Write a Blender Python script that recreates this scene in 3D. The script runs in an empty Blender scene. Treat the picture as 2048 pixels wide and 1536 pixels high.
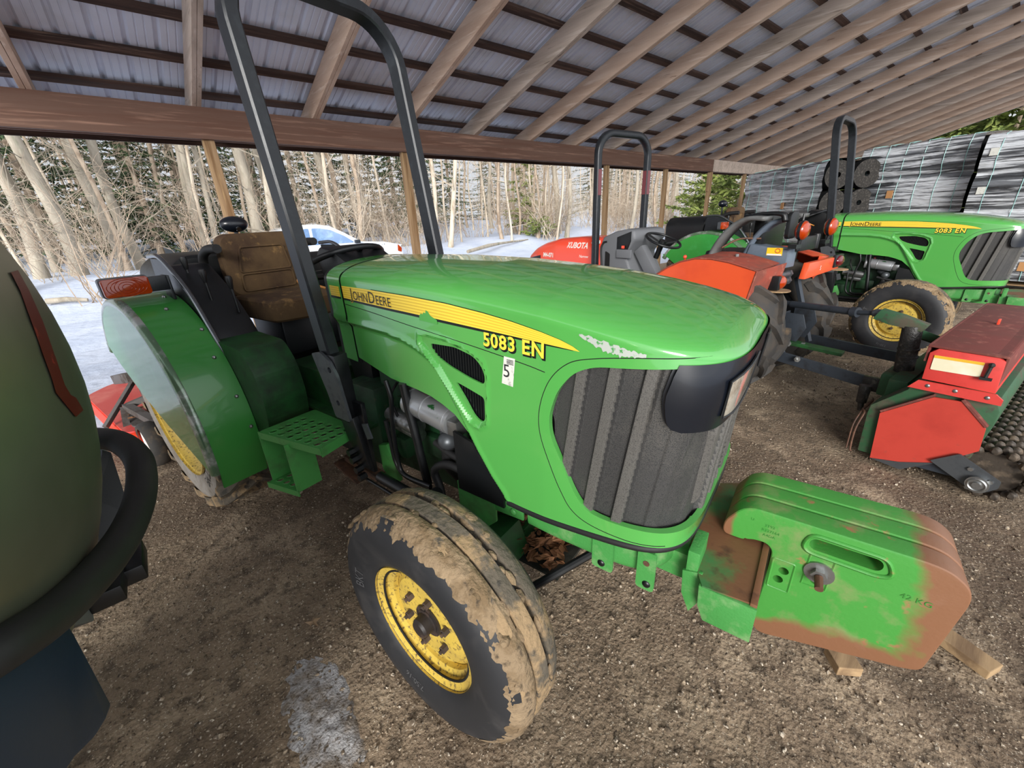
# tractor shed in winter
EXPO=0.0; SKYDIR=(-.35,-1,.30); SKYLO=.84; SKYHI=1.9; SUNE=4.2; SUNDIR=(-1,-.92,.43); YFRONT=-2.0
import bpy, bmesh, math, random
from mathutils import Vector, Matrix, noise
PI=math.pi
R=math.radians
C=bpy.context.scene.collection
random.seed(7)
# ------------------------------------------------------------------ materials
def s2l(c):
    return tuple(((v/255)/12.92 if v/255<=.04045 else ((v/255+.055)/1.055)**2.4) for v in c)
MATS={}
def mat(name,col,rough=.5,metal=0.,layers=(),bump=None,coat=0.,spec=.5,alpha=1.,trans=0.,emis=None,stretch=None,rvar=0.,ior=None,sss=0):
    """col sRGB; layers: (colour, scale, lo, hi[, detail[, roughness]]) noise-masked patches over the base"""
    m=bpy.data.materials.new(name); m.use_nodes=True
    nt=m.node_tree; N=nt.nodes; L=nt.links; b=N['Principled BSDF']
    tc=N.new('ShaderNodeTexCoord'); src=tc.outputs['Object']
    if stretch:
        mp=N.new('ShaderNodeMapping'); mp.inputs['Scale'].default_value=stretch; L.new(src,mp.inputs['Vector']); src=mp.outputs['Vector']
    b.inputs['Roughness'].default_value=rough; b.inputs['Metallic'].default_value=metal
    b.inputs['Specular IOR Level'].default_value=spec
    b.inputs['Coat Weight'].default_value=coat; b.inputs['Coat Roughness'].default_value=.045
    if ior: b.inputs['IOR'].default_value=ior
    b.inputs['Alpha'].default_value=alpha; b.inputs['Transmission Weight'].default_value=trans
    cur=None; rc=None
    base=N.new('ShaderNodeRGB'); base.outputs[0].default_value=(*s2l(col),1); cur=base.outputs[0]
    rv=N.new('ShaderNodeValue'); rv.outputs[0].default_value=rough; rcur=rv.outputs[0]
    for i,ly in enumerate(layers):
        c2,sc,lo,hi=ly[:4]; det=ly[4] if len(ly)>4 else 6; r2=ly[5] if len(ly)>5 else None
        n=N.new('ShaderNodeTexNoise'); n.inputs['Scale'].default_value=sc; n.inputs['Detail'].default_value=det
        n.inputs['Roughness'].default_value=.62
        ad=N.new('ShaderNodeVectorMath'); ad.operation='ADD'; ad.inputs[1].default_value=(i*7.3+1.7,i*3.1,i*5.9); L.new(src,ad.inputs[0]); L.new(ad.outputs[0],n.inputs['Vector'])
        rp=N.new('ShaderNodeMapRange'); rp.inputs['From Min'].default_value=lo; rp.inputs['From Max'].default_value=hi; L.new(n.outputs['Fac'],rp.inputs['Value'])
        mx=N.new('ShaderNodeMix'); mx.data_type='RGBA'; mx.inputs[7].default_value=(*s2l(c2),1)
        L.new(rp.outputs[0],mx.inputs[0]); L.new(cur,mx.inputs[6]); cur=mx.outputs[2]
        if r2 is not None:
            mr=N.new('ShaderNodeMix'); mr.data_type='FLOAT'; mr.inputs[3].default_value=r2
            L.new(rp.outputs[0],mr.inputs[0]); L.new(rcur,mr.inputs[2]); rcur=mr.outputs[0]
    L.new(cur,b.inputs['Base Color']); L.new(rcur,b.inputs['Roughness'])
    if bump:
        bs,bst=bump[:2]; bd=bump[2] if len(bump)>2 else .01
        n=N.new('ShaderNodeTexNoise'); n.inputs['Scale'].default_value=bs; n.inputs['Detail'].default_value=8; L.new(src,n.inputs['Vector'])
        bp=N.new('ShaderNodeBump'); bp.inputs['Strength'].default_value=bst; bp.inputs['Distance'].default_value=bd; L.new(n.outputs['Fac'],bp.inputs['Height']); L.new(bp.outputs[0],b.inputs['Normal'])
    if emis:
        b.inputs['Emission Color'].default_value=(*s2l(emis[0]),1); b.inputs['Emission Strength'].default_value=emis[1]
    MATS[name]=m; return m
# ------------------------------------------------------------------ mesh builder
class MB:
    def __init__(s): s.v=[]; s.f=[]; s.m=[]; s.cur=0
    def mt(s,i): s.cur=i; return s
    def add(s,vs,fs):
        o=len(s.v); s.v+= [tuple(v) for v in vs]; s.f+= [tuple(i+o for i in f) for f in fs]; s.m+=[s.cur]*len(fs); return s
    def box(s,c,d,rot=None,taper=1.):
        x,y,z=[q/2 for q in d]; t=taper
        vs=[Vector(p) for p in ((-x,-y,-z),(x,-y,-z),(x,y,-z),(-x,y,-z),(-x*t,-y*t,z),(x*t,-y*t,z),(x*t,y*t,z),(-x*t,y*t,z))]
        if rot is not None: vs=[rot@v for v in vs]
        c=Vector(c); vs=[v+c for v in vs]
        return s.add(vs,[(0,3,2,1),(4,5,6,7),(0,1,5,4),(1,2,6,5),(2,3,7,6),(3,0,4,7)])
    def bar(s,a,b,w,h,up=(0,0,1)):
        a=Vector(a);b=Vector(b);d=(b-a); L=d.length; d.normalize(); u=Vector(up); x=d.cross(u)
        if x.length<1e-4: x=d.cross(Vector((1,0,0)))
        x.normalize(); u=x.cross(d)
        vs=[]
        for p in (a,b):
            for i,j in ((-1,-1),(1,-1),(1,1),(-1,1)): vs.append(p+x*(i*w/2)+u*(j*h/2))
        return s.add(vs,[(0,1,2,3),(7,6,5,4),(0,4,5,1),(1,5,6,2),(2,6,7,3),(3,7,4,0)])
    def ring(s,c,n,r,seg,u=None):
        n=Vector(n).normalized(); u=Vector(u) if u is not None else (n.cross(Vector((0,0,1))) if abs(n.z)<.9 else n.cross(Vector((1,0,0))))
        u=(u-n*u.dot(n)).normalized(); w=n.cross(u)
        return [Vector(c)+(u*math.cos(2*PI*i/seg)+w*math.sin(2*PI*i/seg))*r for i in range(seg)]
    def cyl(s,a,b,r,r2=None,seg=16,caps=True):
        r2=r if r2 is None else r2; n=Vector(b)-Vector(a)
        vs=s.ring(a,n,r,seg)+s.ring(b,n,r2,seg)
        fs=[(i,(i+1)%seg,seg+(i+1)%seg,seg+i) for i in range(seg)]
        if caps: fs+= [tuple(range(seg-1,-1,-1)),tuple(range(seg,2*seg))]
        return s.add(vs,fs)
    def tube(s,pts,r,seg=10,closed=False,caps=True):
        P=[Vector(p) for p in pts]; n=len(P); vs=[]; fs=[]; u=None
        for i,p in enumerate(P):
            if closed: d=P[(i+1)%n]-P[i-1]
            else: d=(P[min(i+1,n-1)]-P[max(i-1,0)])
            if d.length<1e-9: d=Vector((0,0,1))
            d.normalize()
            if u is None: u=d.cross(Vector((0,0,1))) if abs(d.z)<.9 else d.cross(Vector((1,0,0)))
            u=(u-d*u.dot(d)).normalized(); w=d.cross(u); rr=r[i] if isinstance(r,(list,tuple)) else r
            vs+=[p+(u*math.cos(2*PI*k/seg)+w*math.sin(2*PI*k/seg))*rr for k in range(seg)]
        m=n if closed else n-1
        for i in range(m):
            j=(i+1)%n
            for k in range(seg): fs.append((i*seg+k,i*seg+(k+1)%seg,j*seg+(k+1)%seg,j*seg+k))
        if caps and not closed: fs+=[tuple(range(seg-1,-1,-1)),tuple((n-1)*seg+k for k in range(seg))]
        return s.add(vs,fs)
    def prism(s,poly,axis,a,b):
        n=len(poly)
        def P(p,t): return {'x':(t,p[0],p[1]),'y':(p[0],t,p[1]),'z':(p[0],p[1],t)}[axis]
        vs=[P(p,a) for p in poly]+[P(p,b) for p in poly]
        ar=sum(poly[i][0]*poly[(i+1)%n][1]-poly[(i+1)%n][0]*poly[i][1] for i in range(n))
        sgn=(1 if ar>0 else -1)*(1 if b>a else -1)*(-1 if axis=='y' else 1)
        fs=[tuple(range(n-1,-1,-1)),tuple(range(n,2*n))]+[(i,(i+1)%n,n+(i+1)%n,n+i) for i in range(n)]
        if sgn<0: fs=[tuple(reversed(f)) for f in fs]
        return s.add(vs,fs)
    def lathe(s,prof,c,axis='y',seg=48,a0=0,a1=2*PI,sgn=1,rf=None):
        """prof: (r, t) pairs, t along the axis"""
        full=abs(a1-a0-2*PI)<1e-6; n=seg if full else seg+1; vs=[]; fs=[]; m=len(prof); c=Vector(c)
        for i in range(n):
            a=a0+(a1-a0)*i/seg
            for r,t in prof:
                if rf: r=rf(r,t,a)
                if axis=='y': vs.append(c+Vector((r*math.cos(a),t*sgn,r*math.sin(a))))
                elif axis=='x': vs.append(c+Vector((t*sgn,r*math.cos(a),r*math.sin(a))))
                else: vs.append(c+Vector((r*math.cos(a),r*math.sin(a),t*sgn)))
        for i in range(seg):
            j=(i+1)%n
            for k in range(m-1): fs.append((i*m+k,i*m+k+1,j*m+k+1,j*m+k))
        return s.add(vs,fs)
    def grid(s,fn,nu,nv,cu=False,cv=False):
        vs=[fn(i/(nu if cu else nu-1),j/(nv if cv else nv-1)) for i in range(nu) for j in range(nv)]; fs=[]
        for i in range(nu if cu else nu-1):
            for j in range(nv if cv else nv-1):
                a=i*nv+j;b=((i+1)%nu)*nv+j;c=((i+1)%nu)*nv+(j+1)%nv;d=i*nv+(j+1)%nv; fs.append((a,b,c,d))
        return s.add(vs,fs)
    def ball(s,c,r,seg=16,rings=10,sc=(1,1,1),rot=None):
        c=Vector(c)
        def fn(u,v):
            a=2*PI*u; t=PI*(v*.998+.001); p=Vector((math.cos(a)*math.sin(t)*sc[0],math.sin(a)*math.sin(t)*sc[1],math.cos(t)*sc[2]))*r
            if rot is not None: p=rot@p
            return c+p
        return s.grid(fn,seg,rings,cu=True)
    def hexa(s,c,n,r,h): return s.cyl(Vector(c),Vector(c)+Vector(n).normalized()*h,r,seg=6)
    def build(s,name,mats,parent=None,bevel=0,smooth=35,seg=2,loc=None,fixn=True,wide=True):
        me=bpy.data.meshes.new(name); me.from_pydata(s.v,[],s.f); me.validate()
        if not isinstance(mats,(list,tuple)): mats=[mats]
        for m in mats: me.materials.append(MATS[m] if isinstance(m,str) else m)
        if len(mats)>1 and len(me.polygons)==len(s.m): me.polygons.foreach_set('material_index',s.m)
        bm=bmesh.new(); bm.from_mesh(me)
        if bevel:
            bmesh.ops.remove_doubles(bm,verts=bm.verts,dist=1e-5)
            ed=[e for e in bm.edges if len(e.link_faces)==2 and e.calc_face_angle(0)>R(40)]
            bmesh.ops.bevel(bm,geom=ed,offset=bevel,segments=seg,affect='EDGES',profile=.6,clamp_overlap=True)
        if fixn: bmesh.ops.recalc_face_normals(bm,faces=bm.faces)
        bm.to_mesh(me); bm.free()
        if smooth:
            me.polygons.foreach_set('use_smooth',[True]*len(me.polygons)); me.set_sharp_from_angle(angle=R(smooth))
        o=bpy.data.objects.new(name,me); C.objects.link(o)
        if parent: o.parent=parent
        if loc: o.location=loc
        return o
def tag(o,label=None,cat=None,group=None,kind=None):
    if label: o['label']=label
    if cat: o['category']=cat
    if group: o['group']=group
    if kind: o['kind']=kind
    return o
def thing(name,label,cat,loc=(0,0,0),rz=0,group=None):
    o=bpy.data.objects.new(name,None); o.empty_display_size=.2; C.objects.link(o); o.location=loc; o.rotation_euler=(0,0,rz)
    return tag(o,label,cat,group)
def struct(o): o['kind']='structure'; return o
def cut(o,cutters):
    for c in cutters:
        if isinstance(c,MB): c=c.build('cutter',list(o.data.materials)[:1] or [None],None,smooth=0)
        md=o.modifiers.new('b','BOOLEAN'); md.operation='DIFFERENCE'; md.solver='EXACT'; md.object=c
        bpy.context.view_layer.update(); dg=bpy.context.evaluated_depsgraph_get()
        me=bpy.data.meshes.new_from_object(o.evaluated_get(dg)); o.modifiers.clear(); old=o.data; o.data=me; bpy.data.meshes.remove(old)
        cm=c.data; bpy.data.objects.remove(c); bpy.data.meshes.remove(cm)
    o.data.polygons.foreach_set('use_smooth',[True]*len(o.data.polygons)); o.data.set_sharp_from_angle(angle=R(32))
    return o
def dup(root,loc,rz,label=None,group=None,skip=()):
    def cp(o,par):
        c=o.copy(); C.objects.link(c); c.parent=par
        for ch in list(o.children):
            if ch.get('only') : continue
            cp(ch,c)
        return c
    r=cp(root,None); r.location=loc; r.rotation_euler=(0,0,rz)
    if label: r['label']=label
    if group: r['group']=group
    return r
def textpolys(txt,size,shear=0.,offset=0.,space=1.):
    cu=bpy.data.curves.new('t','FONT'); cu.body=txt; cu.size=size; cu.shear=shear; cu.offset=offset; cu.space_character=space; cu.resolution_u=3
    o=bpy.data.objects.new('t',cu); C.objects.link(o); bpy.context.view_layer.update()
    me=bpy.data.meshes.new_from_object(o.evaluated_get(bpy.context.evaluated_depsgraph_get()))
    vs=[(v.co.x,v.co.y) for v in me.vertices]; fs=[tuple(p.vertices) for p in me.polygons]
    bpy.data.objects.remove(o); bpy.data.curves.remove(cu); bpy.data.meshes.remove(me); return vs,fs
def catmull(pts,n):
    P=[Vector(p) for p in pts]; P=[2*P[0]-P[1]]+P+[2*P[-1]-P[-2]]; out=[]
    for i in range(1,len(P)-2):
        for k in range(n):
            t=k/n; a,b,c,d=P[i-1:i+3]
            out.append(.5*((2*b)+(c-a)*t+(2*a-5*b+4*c-d)*t*t+(3*b-a-3*c+d)*t**3))
    out.append(P[-2]); return out
def lerp(a,b,t): return a+(b-a)*t
def interp(x,pts):
    if x<=pts[0][0]: return pts[0][1]
    for (a,b),(c,d) in zip(pts,pts[1:]):
        if x<=c: return b+(d-b)*(x-a)/(c-a)
    return pts[-1][1]
def sstep(a,b,x):
    t=max(0,min(1,(x-a)/(b-a))); return t*t*(3-2*t)
def rrect(x0,z0,x1,z1,r,n=5):
    out=[]
    for cx,cz,a in ((x1-r,z0+r,-PI/2),(x1-r,z1-r,0),(x0+r,z1-r,PI/2),(x0+r,z0+r,PI)):
        for i in range(n+1):
            t=a+PI/2*i/n; out.append((cx+r*math.cos(t),cz+r*math.sin(t)))
    return out
def roundpoly(pts,r,n=4):
    out=[]; m=len(pts)
    for i in range(m):
        p=Vector(pts[i]);a=Vector(pts[i-1]);b=Vector(pts[(i+1)%m]); rr=r[i] if isinstance(r,(list,tuple)) else r
        da=(a-p);db=(b-p); ra=min(rr,da.length*.45);rb=min(rr,db.length*.45); q0=p+da.normalized()*ra;q1=p+db.normalized()*rb
        for k in range(n+1):
            t=k/n; out.append(tuple(q0*(1-t)**2+p*2*t*(1-t)+q1*t*t))
    return out
# ------------------------------------------------------------------ palette
G=(46,146,50)
mat('green_paint',(82,162,76),.2,layers=[((96,124,84),22,.74,.88,8,.6)],coat=1.)
mat('green_peel',(78,158,72),.4)
mat('green_dull',(70,144,70),.42,layers=[((70,96,56),9,.5,.78,8,.7),((52,46,30),30,.66,.8,8,.8)],bump=(120,.12,.002))
mat('green_cast',(66,140,68),.5,layers=[((130,160,110),14,.5,.8,8,.6),((120,84,56),24,.7,.82,8,.8)],bump=(160,.35,.003))
mat('green_dark',(30,78,36),.45,layers=[((24,40,24),12,.4,.7,6),((70,60,44),20,.66,.8,8,.8)],bump=(80,.1,.002))
mat('weight_paint',(78,158,66),.48,layers=[((124,132,80),5,.47,.60,8,.55),((146,100,66),3.0,.53,.61,9,.7),((104,76,58),6,.60,.70,9,.8)],bump=(90,.2,.003))
mat('weight_top',(52,128,50),.45,layers=[((92,116,66),12,.5,.7,8,.6)],bump=(90,.15,.002))
mat('rust_green',(60,112,62),.5,layers=[((112,74,48),4.5,.40,.54,8,.7),((72,44,30),9,.58,.7,9,.8)],bump=(60,.25,.003))
mat('yellow_paint',(208,178,78),.42,layers=[((180,152,76),6,.45,.7,6),((104,86,54),70,.53,.64,8,.8)],bump=(150,.1,.002))
mat('decal_yellow',(238,208,68),.35)
mat('decal_gold',(214,180,54),.4)
mat('decal_black',(18,22,22),.4)
mat('white_tag',(214,214,206),.6,layers=[((150,150,144),60,.55,.7,6)])
mat('ink',(40,42,42),.6)
mat('black_paint',(14,16,18),.38,layers=[((34,36,38),5,.5,.8,6,.5)],coat=.1)
mat('rops_grey',(30,33,37),.36,metal=.2,layers=[((44,48,52),30,.5,.8,8,.45)],bump=(90,.06,.002))
mat('black_plastic',(17,19,21),.42,layers=[((40,40,38),4,.55,.85,6,.6)],bump=(300,.1,.001))
mat('housing_black',(16,20,28),.3,coat=.2)
mat('grey_metal',(92,96,100),.42,metal=.6,layers=[((70,72,76),20,.5,.8,6,.6)],bump=(60,.06,.002))
mat('steel',(168,170,170),.32,metal=.9,layers=[((110,106,100),18,.5,.75,8,.6)])
mat('chrome',(205,208,212),.14,metal=1.)
mat('black_rubber',(22,22,23),.62,layers=[((44,42,40),4,.5,.8,7,.75)],bump=(70,.12,.002))
mat('sidewall',(36,37,40),.6,layers=[((58,56,56),7,.5,.75,8,.75),((92,82,70),26,.68,.8,8,.85)],bump=(90,.1,.002))
mat('mud',(138,118,92),.95,layers=[((116,96,70),14,.45,.6,9),((76,64,50),34,.56,.68,9),((160,138,108),8,.56,.7,8)],bump=(70,.9,.012))
mat('tread_mud',(92,84,72),.92,layers=[((150,126,94),9,.46,.56,9),((62,58,52),24,.56,.66,9)],bump=(60,.8,.01))
mat('grille_mesh',(58,57,56),.6,layers=[((92,88,82),2.5,.5,.8,7,.7),((40,40,41),420,.50,.60,1)],bump=(500,.5,.002))
mat('grille_rib',(88,86,82),.6,layers=[((84,80,76),2.5,.45,.7,7,.7),((64,62,60),420,.52,.62,1)],bump=(500,.4,.002))
mat('black_void',(8,8,9),.8)
mat('engine_dark',(24,30,26),.6,layers=[((52,48,40),12,.5,.75,8,.8)],bump=(50,.3,.004))
mat('engine_green',(26,64,36),.5,layers=[((30,42,30),10,.45,.7,8,.7),((90,84,66),22,.62,.78,8,.8)],bump=(70,.25,.003))
mat('filter_metal',(176,178,180),.35,metal=.7,layers=[((44,104,54),5,.58,.6,6,.4)])
mat('pipe_grey',(96,98,100),.4,metal=.5)
mat('amber',(158,50,6),.18,coat=.6,layers=[((180,72,12),14,.5,.8,3)])
mat('red_lens',(96,10,20),.15,coat=.6)
mat('clear_lens',(196,190,176),.1,metal=.35,coat=.8,layers=[((130,110,90),20,.5,.7,4,.2)])
mat('seat_cloth',(92,70,42),.85,layers=[((62,42,24),4,.40,.62,7),((140,108,64),16,.58,.75,6)],bump=(120,.25,.003))
mat('knob_orange',(226,150,70),.35)
mat('leaf',(122,82,52),.8,layers=[((150,110,76),6,.5,.6,4),((84,54,36),12,.5,.6,4)])
mat('cardboard',(190,140,92),.8)

# suitcase weights: paint worn to rust along the lower and front edges
def rust_edges(m):
    nt=m.node_tree; N=nt.nodes; L=nt.links; b=N['Principled BSDF']; old=b.inputs['Base Color'].links[0].from_socket
    tc=N.new('ShaderNodeTexCoord'); sx=N.new('ShaderNodeSeparateXYZ'); L.new(tc.outputs['Object'],sx.inputs[0])
    def mr(sock,a,b_,c=0,d=1):
        n=N.new('ShaderNodeMapRange'); n.inputs['From Min'].default_value=a; n.inputs['From Max'].default_value=b_; n.inputs['To Min'].default_value=c; n.inputs['To Max'].default_value=d; L.new(sock,n.inputs['Value']); return n.outputs[0]
    def mt(op,a,b_):
        n=N.new('ShaderNodeMath'); n.operation=op
        for i,v in enumerate((a,b_)):
            if isinstance(v,(int,float)): n.inputs[i].default_value=v
            else: L.new(v,n.inputs[i])
        return n.outputs[0]
    low=mt('SUBTRACT',sx.outputs['Z'],mt('MULTIPLY',mt('SUBTRACT',sx.outputs['X'],.845),.33))
    f=mt('MAXIMUM',mr(low,.44,.33),mr(sx.outputs['X'],1.06,1.19)); f=mt('MAXIMUM',f,mr(sx.outputs['X'],.745,.705))
    nz=N.new('ShaderNodeTexNoise'); nz.inputs['Scale'].default_value=4.5; nz.inputs['Detail'].default_value=9; L.new(tc.outputs['Object'],nz.inputs['Vector'])
    f=mt('ADD',mt('MULTIPLY',f,.55),nz.outputs['Fac']); f=mr(f,.70,.83)
    mx=N.new('ShaderNodeMix'); mx.data_type='RGBA'; L.new(f,mx.inputs[0]); L.new(old,mx.inputs[6]); mx.inputs[7].default_value=(*s2l((128,88,62)),1); L.new(mx.outputs[2],b.inputs['Base Color'])
rust_edges(mat('weight_paint',(66,142,58),.48,layers=[((120,138,84),7,.52,.66,8,.55),((150,108,72),16,.62,.70,9,.7)],bump=(90,.2,.003)))
# ------------------------------------------------------------------ camera (level 1.565 m above the dirt floor)
AX=(((.75128414,-.28208837,.59665593),(-.65844776,-.25882319,.70672279),(-.04492988,-.92381638,-.38019021)))
cd=bpy.data.cameras.new('camera'); cam=bpy.data.objects.new('camera',cd); C.objects.link(cam)
cd.sensor_width=36; cd.lens=814.67/2048*36; cd.clip_start=.02; cd.clip_end=400
M3=Matrix(AX); r,d,f=[Vector((M3[0][i],M3[1][i],M3[2][i])) for i in range(3)]
mw=Matrix.Identity(4)
for i in range(3): mw[i][0]=r[i]; mw[i][1]=-d[i]; mw[i][2]=-f[i]
mw[0][3],mw[1][3],mw[2][3]=0,0,1.565
cam.matrix_world=mw; bpy.context.scene.camera=cam
HC=1.565
def ray(px,py): return M3@Vector(((px-1024)/814.67,(py-768)/814.67,1))
def onY(px,py,Y): d=ray(px,py); return Vector((0,0,HC))+d*(Y/d.y)
def onX(px,py,X): d=ray(px,py); return Vector((0,0,HC))+d*(X/d.x)
def onZ(px,py,Z): d=ray(px,py); return Vector((0,0,HC))+d*((Z-HC)/d.z)
# ------------------------------------------------------------------ light: bright overcast sky, brightest over the open front of the shed
sc=bpy.context.scene
sc.view_settings.view_transform='Standard'; sc.view_settings.look='None'; sc.view_settings.gamma=1; sc.view_settings.use_curve_mapping=False
sc.view_settings.exposure=EXPO
w=bpy.data.worlds.new('overcast_sky'); sc.world=w; w.use_nodes=True
N=w.node_tree.nodes; L=w.node_tree.links; bg=N['Background']
tc=N.new('ShaderNodeTexCoord'); nz=N.new('ShaderNodeTexNoise'); nz.inputs['Scale'].default_value=2.2; nz.inputs['Detail'].default_value=5; L.new(tc.outputs['Generated'],nz.inputs['Vector'])
cr=N.new('ShaderNodeValToRGB'); L.new(nz.outputs['Fac'],cr.inputs['Fac'])
cr.color_ramp.elements[0].position=.35; cr.color_ramp.elements[0].color=(.80,.86,.95,1); cr.color_ramp.elements[1].position=.7; cr.color_ramp.elements[1].color=(1,1,1,1)
dp=N.new('ShaderNodeVectorMath'); dp.operation='DOT_PRODUCT'; dp.inputs[1].default_value=Vector(SKYDIR).normalized(); L.new(tc.outputs['Generated'],dp.inputs[0])
mr=N.new('ShaderNodeMapRange'); mr.inputs['From Min'].default_value=-.2; mr.inputs['From Max'].default_value=1; mr.inputs['To Min'].default_value=SKYLO; mr.inputs['To Max'].default_value=SKYHI; mr.interpolation_type='SMOOTHSTEP'
L.new(dp.outputs['Value'],mr.inputs['Value']); L.new(cr.outputs['Color'],bg.inputs['Color']); L.new(mr.outputs[0],bg.inputs['Strength'])
sl=bpy.data.lights.new('hazy_sun','SUN'); sl.energy=SUNE; sl.angle=R(22); sl.color=(1,.97,.92); so=bpy.data.objects.new('hazy_sun',sl); C.objects.link(so)
so.rotation_euler=(-Vector(SUNDIR)).to_track_quat('-Z','Y').to_euler(); so.location=(0,-10,12)
# ------------------------------------------------------------------ shed
D=6.1; TAN=math.tan(R(17.7)); HT=2.81; HBt=2.505
mat('old_wood',(206,180,160),.85,stretch=(1,.09,1),layers=[((186,158,138),7,.42,.62,9),((220,200,184),20,.54,.7,9),((128,102,84),34,.64,.72,9)],bump=(60,.15,.003))
mat('old_wood_grey',(196,178,164),.85,stretch=(1,.06,1),layers=[((170,154,140),7,.42,.62,9),((212,198,186),22,.54,.7,9),((110,96,84),34,.62,.72,9)],bump=(60,.15,.003))
mat('header_wood',(106,80,67),.85,stretch=(.05,1,1),layers=[((98,68,54),10,.42,.62,9),((150,116,98),24,.54,.72,9),((176,148,130),6,.66,.74,8)],bump=(60,.3,.004))
mat('purlin_wood',(84,62,52),.9,stretch=(.06,1,1),layers=[((54,38,32),9,.42,.6,9),((122,98,84),24,.55,.7,9)],bump=(60,.3,.004))
mat('post_wood',(158,130,98),.85,stretch=(1,1,.05),layers=[((118,88,56),14,.42,.62,9),((176,146,104),30,.54,.7,9)],bump=(60,.3,.004))
mat('block_wood',(168,140,104),.85,stretch=(.12,1,1),layers=[((120,96,70),14,.42,.62,9)],bump=(60,.3,.004))
mat('roof_metal',(214,220,236),.4,metal=.1,layers=[((196,198,204),1.5,.5,.75,3,.45)])
def rz_(y): return HT+(D-y)*TAN       # underside line of the rafters
ORD=['first','second','third','fourth','fifth','sixth','seventh','eighth','ninth','tenth','eleventh','twelfth','thirteenth','fourteenth','fifteenth','sixteenth','seventeenth','eighteenth','nineteenth','twentieth','twenty-first','twenty-second','twenty-third','twenty-fourth','twenty-fifth']
Y0,Y1=6.75,YFRONT
rd=.24
k0=-1
for k in range(-1,22):
    xr=(-.049+.2045*k)*D; w_=.085
    jx=random.uniform(-.008,.008)
    m=MB()
    # vertical cross-section parallelogram along the slope, plumb-cut ends
    poly=[(Y1,rz_(Y1)),(Y0,rz_(Y0)),(Y0,rz_(Y0)+rd*.75),(Y0-.06,rz_(Y0-.06)+rd),(Y1,rz_(Y1)+rd)]
    m.prism(poly,'x',xr-w_+jx,xr-w_/2-.0015+jx); m.prism(poly,'x',xr-w_/2+.0015+jx,xr+jx)
    o=m.build('roof_rafter',['old_wood','old_wood_grey'][(k*7)%3==1],bevel=.004,smooth=0)
    tag(o,'weathered roof rafter, %s from the left along the header beam'%ORD[k+1],'rafter','roof rafters')
def purlin(y,i):
    z=rz_(y)+rd; m=MB(); a=math.atan(TAN)
    rot=Matrix.Rotation(-a,3,'X')
    m.box((12.6,y,z+.022),(31.2,.09,.038),rot=rot)
    o=m.build('roof_purlin','purlin_wood',smooth=0)
    tag(o,'dark flat roof purlin above the rafters, %s up from the eave'%ORD[i],'purlin','roof purlins')
ys=[6.38-.54*i for i in range(-1,int((6.38-Y1)/.54)+1)]; ys[0]=6.72
for i,y in enumerate(ys): purlin(y,i)
# ribbed metal roof sheet (ceiling)
m=MB(); x=-3.0; prof=[]
while x<28.2:
    for dx,h in ((0,0),(.018,.024),(.038,.024),(.056,0),(.10,0),(.104,.006),(.112,.006),(.116,0),(.165,0),(.169,.006),(.177,.006),(.181,0)): prof.append((x+dx,h))
    x+=.2286
a=math.atan(TAN); nrm=Vector((0,math.sin(a),math.cos(a)))
yA,yB=6.95,Y1-.15
vs=[]
for (px_,h) in prof:
    for yy in (yA,yB):
        vs.append(Vector((px_,yy,rz_(yy)+rd+.0445+.001))+nrm*h)
fs=[(2*i,2*i+1,2*i+3,2*i+2) for i in range(len(prof)-1)]
n0=len(vs); vs+= [v+nrm*.002 for v in vs]; fs+=[(n0+2*i,n0+2*i+2,n0+2*i+3,n0+2*i+1) for i in range(len(prof)-1)]
m.add(vs,fs); o=m.build('ceiling','roof_metal',smooth=0,fixn=False); struct(o)
# eave fascia board and header
m=MB(); m.box((12.6,6.80,rz_(6.8)+.10),(31.2,.03,.30)); tag(m.build('fascia_board','purlin_wood',smooth=0),'dark eave board closing the roof edge behind the header beam','board')
def header(x0,x1,mt,lab):
    m=MB(); m.box(((x0+x1)/2,D+.021,(HT+HBt)/2),(x1-x0-.004,.04,HT-HBt)); m.box(((x0+x1)/2,D+.125+.021,(HT+HBt)/2+.002),(x1-x0-.004,.04,HT-HBt)); m.box(((x0+x1)/2,D+.083,HBt+.03),(x1-x0-.01,.082,.045))
    tag(m.build('header_beam',mt,bevel=.004,smooth=0),lab,'beam')
header(-3.2,10.30,'header_wood','long reddish brown header beam carrying the rafters over the left and middle posts')
header(10.30,13.15,'header_wood','short reddish brown stretch of header beam between its two splices near the fifth post')
header(13.15,28.2,'old_wood_grey','paler header beam running right from the boarded post towards the wrapped pallets')
posts=[(.163,'leaning-looking brown wooden post behind the tractor seat, leftmost post of the open back wall'),(.56,'wooden post behind the near roll bar left leg, second post from the left'),(1.36,'pale wooden post seen through the red tractor roll bar'),(1.765,'wooden post behind the red tractor steering wheel'),(2.17,'wooden post with short boards nailed to its top, last before the wrapped pallets'),(2.57,'wooden post hidden behind the wrapped pallets')]
for i,(q,lab) in enumerate(posts):
    xr=q*D-(.0 if i!=4 else .0); t=thing('wooden_post',lab,'post',(xr-.0625,D+.083,0),0,'posts along the open back wall')
    m=MB(); m.box((0,0,HBt/2+.005-.15),(.115,.082,HBt+.30)); m.build('post','post_wood',t,bevel=.004,smooth=0)
    if i==4:
        for sx in (-1,1):
            m=MB(); m.box((sx*.078,0,HBt-.32 if sx>0 else HBt-.27),(.036,.08,.60 if sx>0 else .5)); m.build('side_board','post_wood',t,bevel=.003,smooth=0)
    m=MB(); m.box((0,.0,.03),(.13,.097,.02)) 
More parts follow.
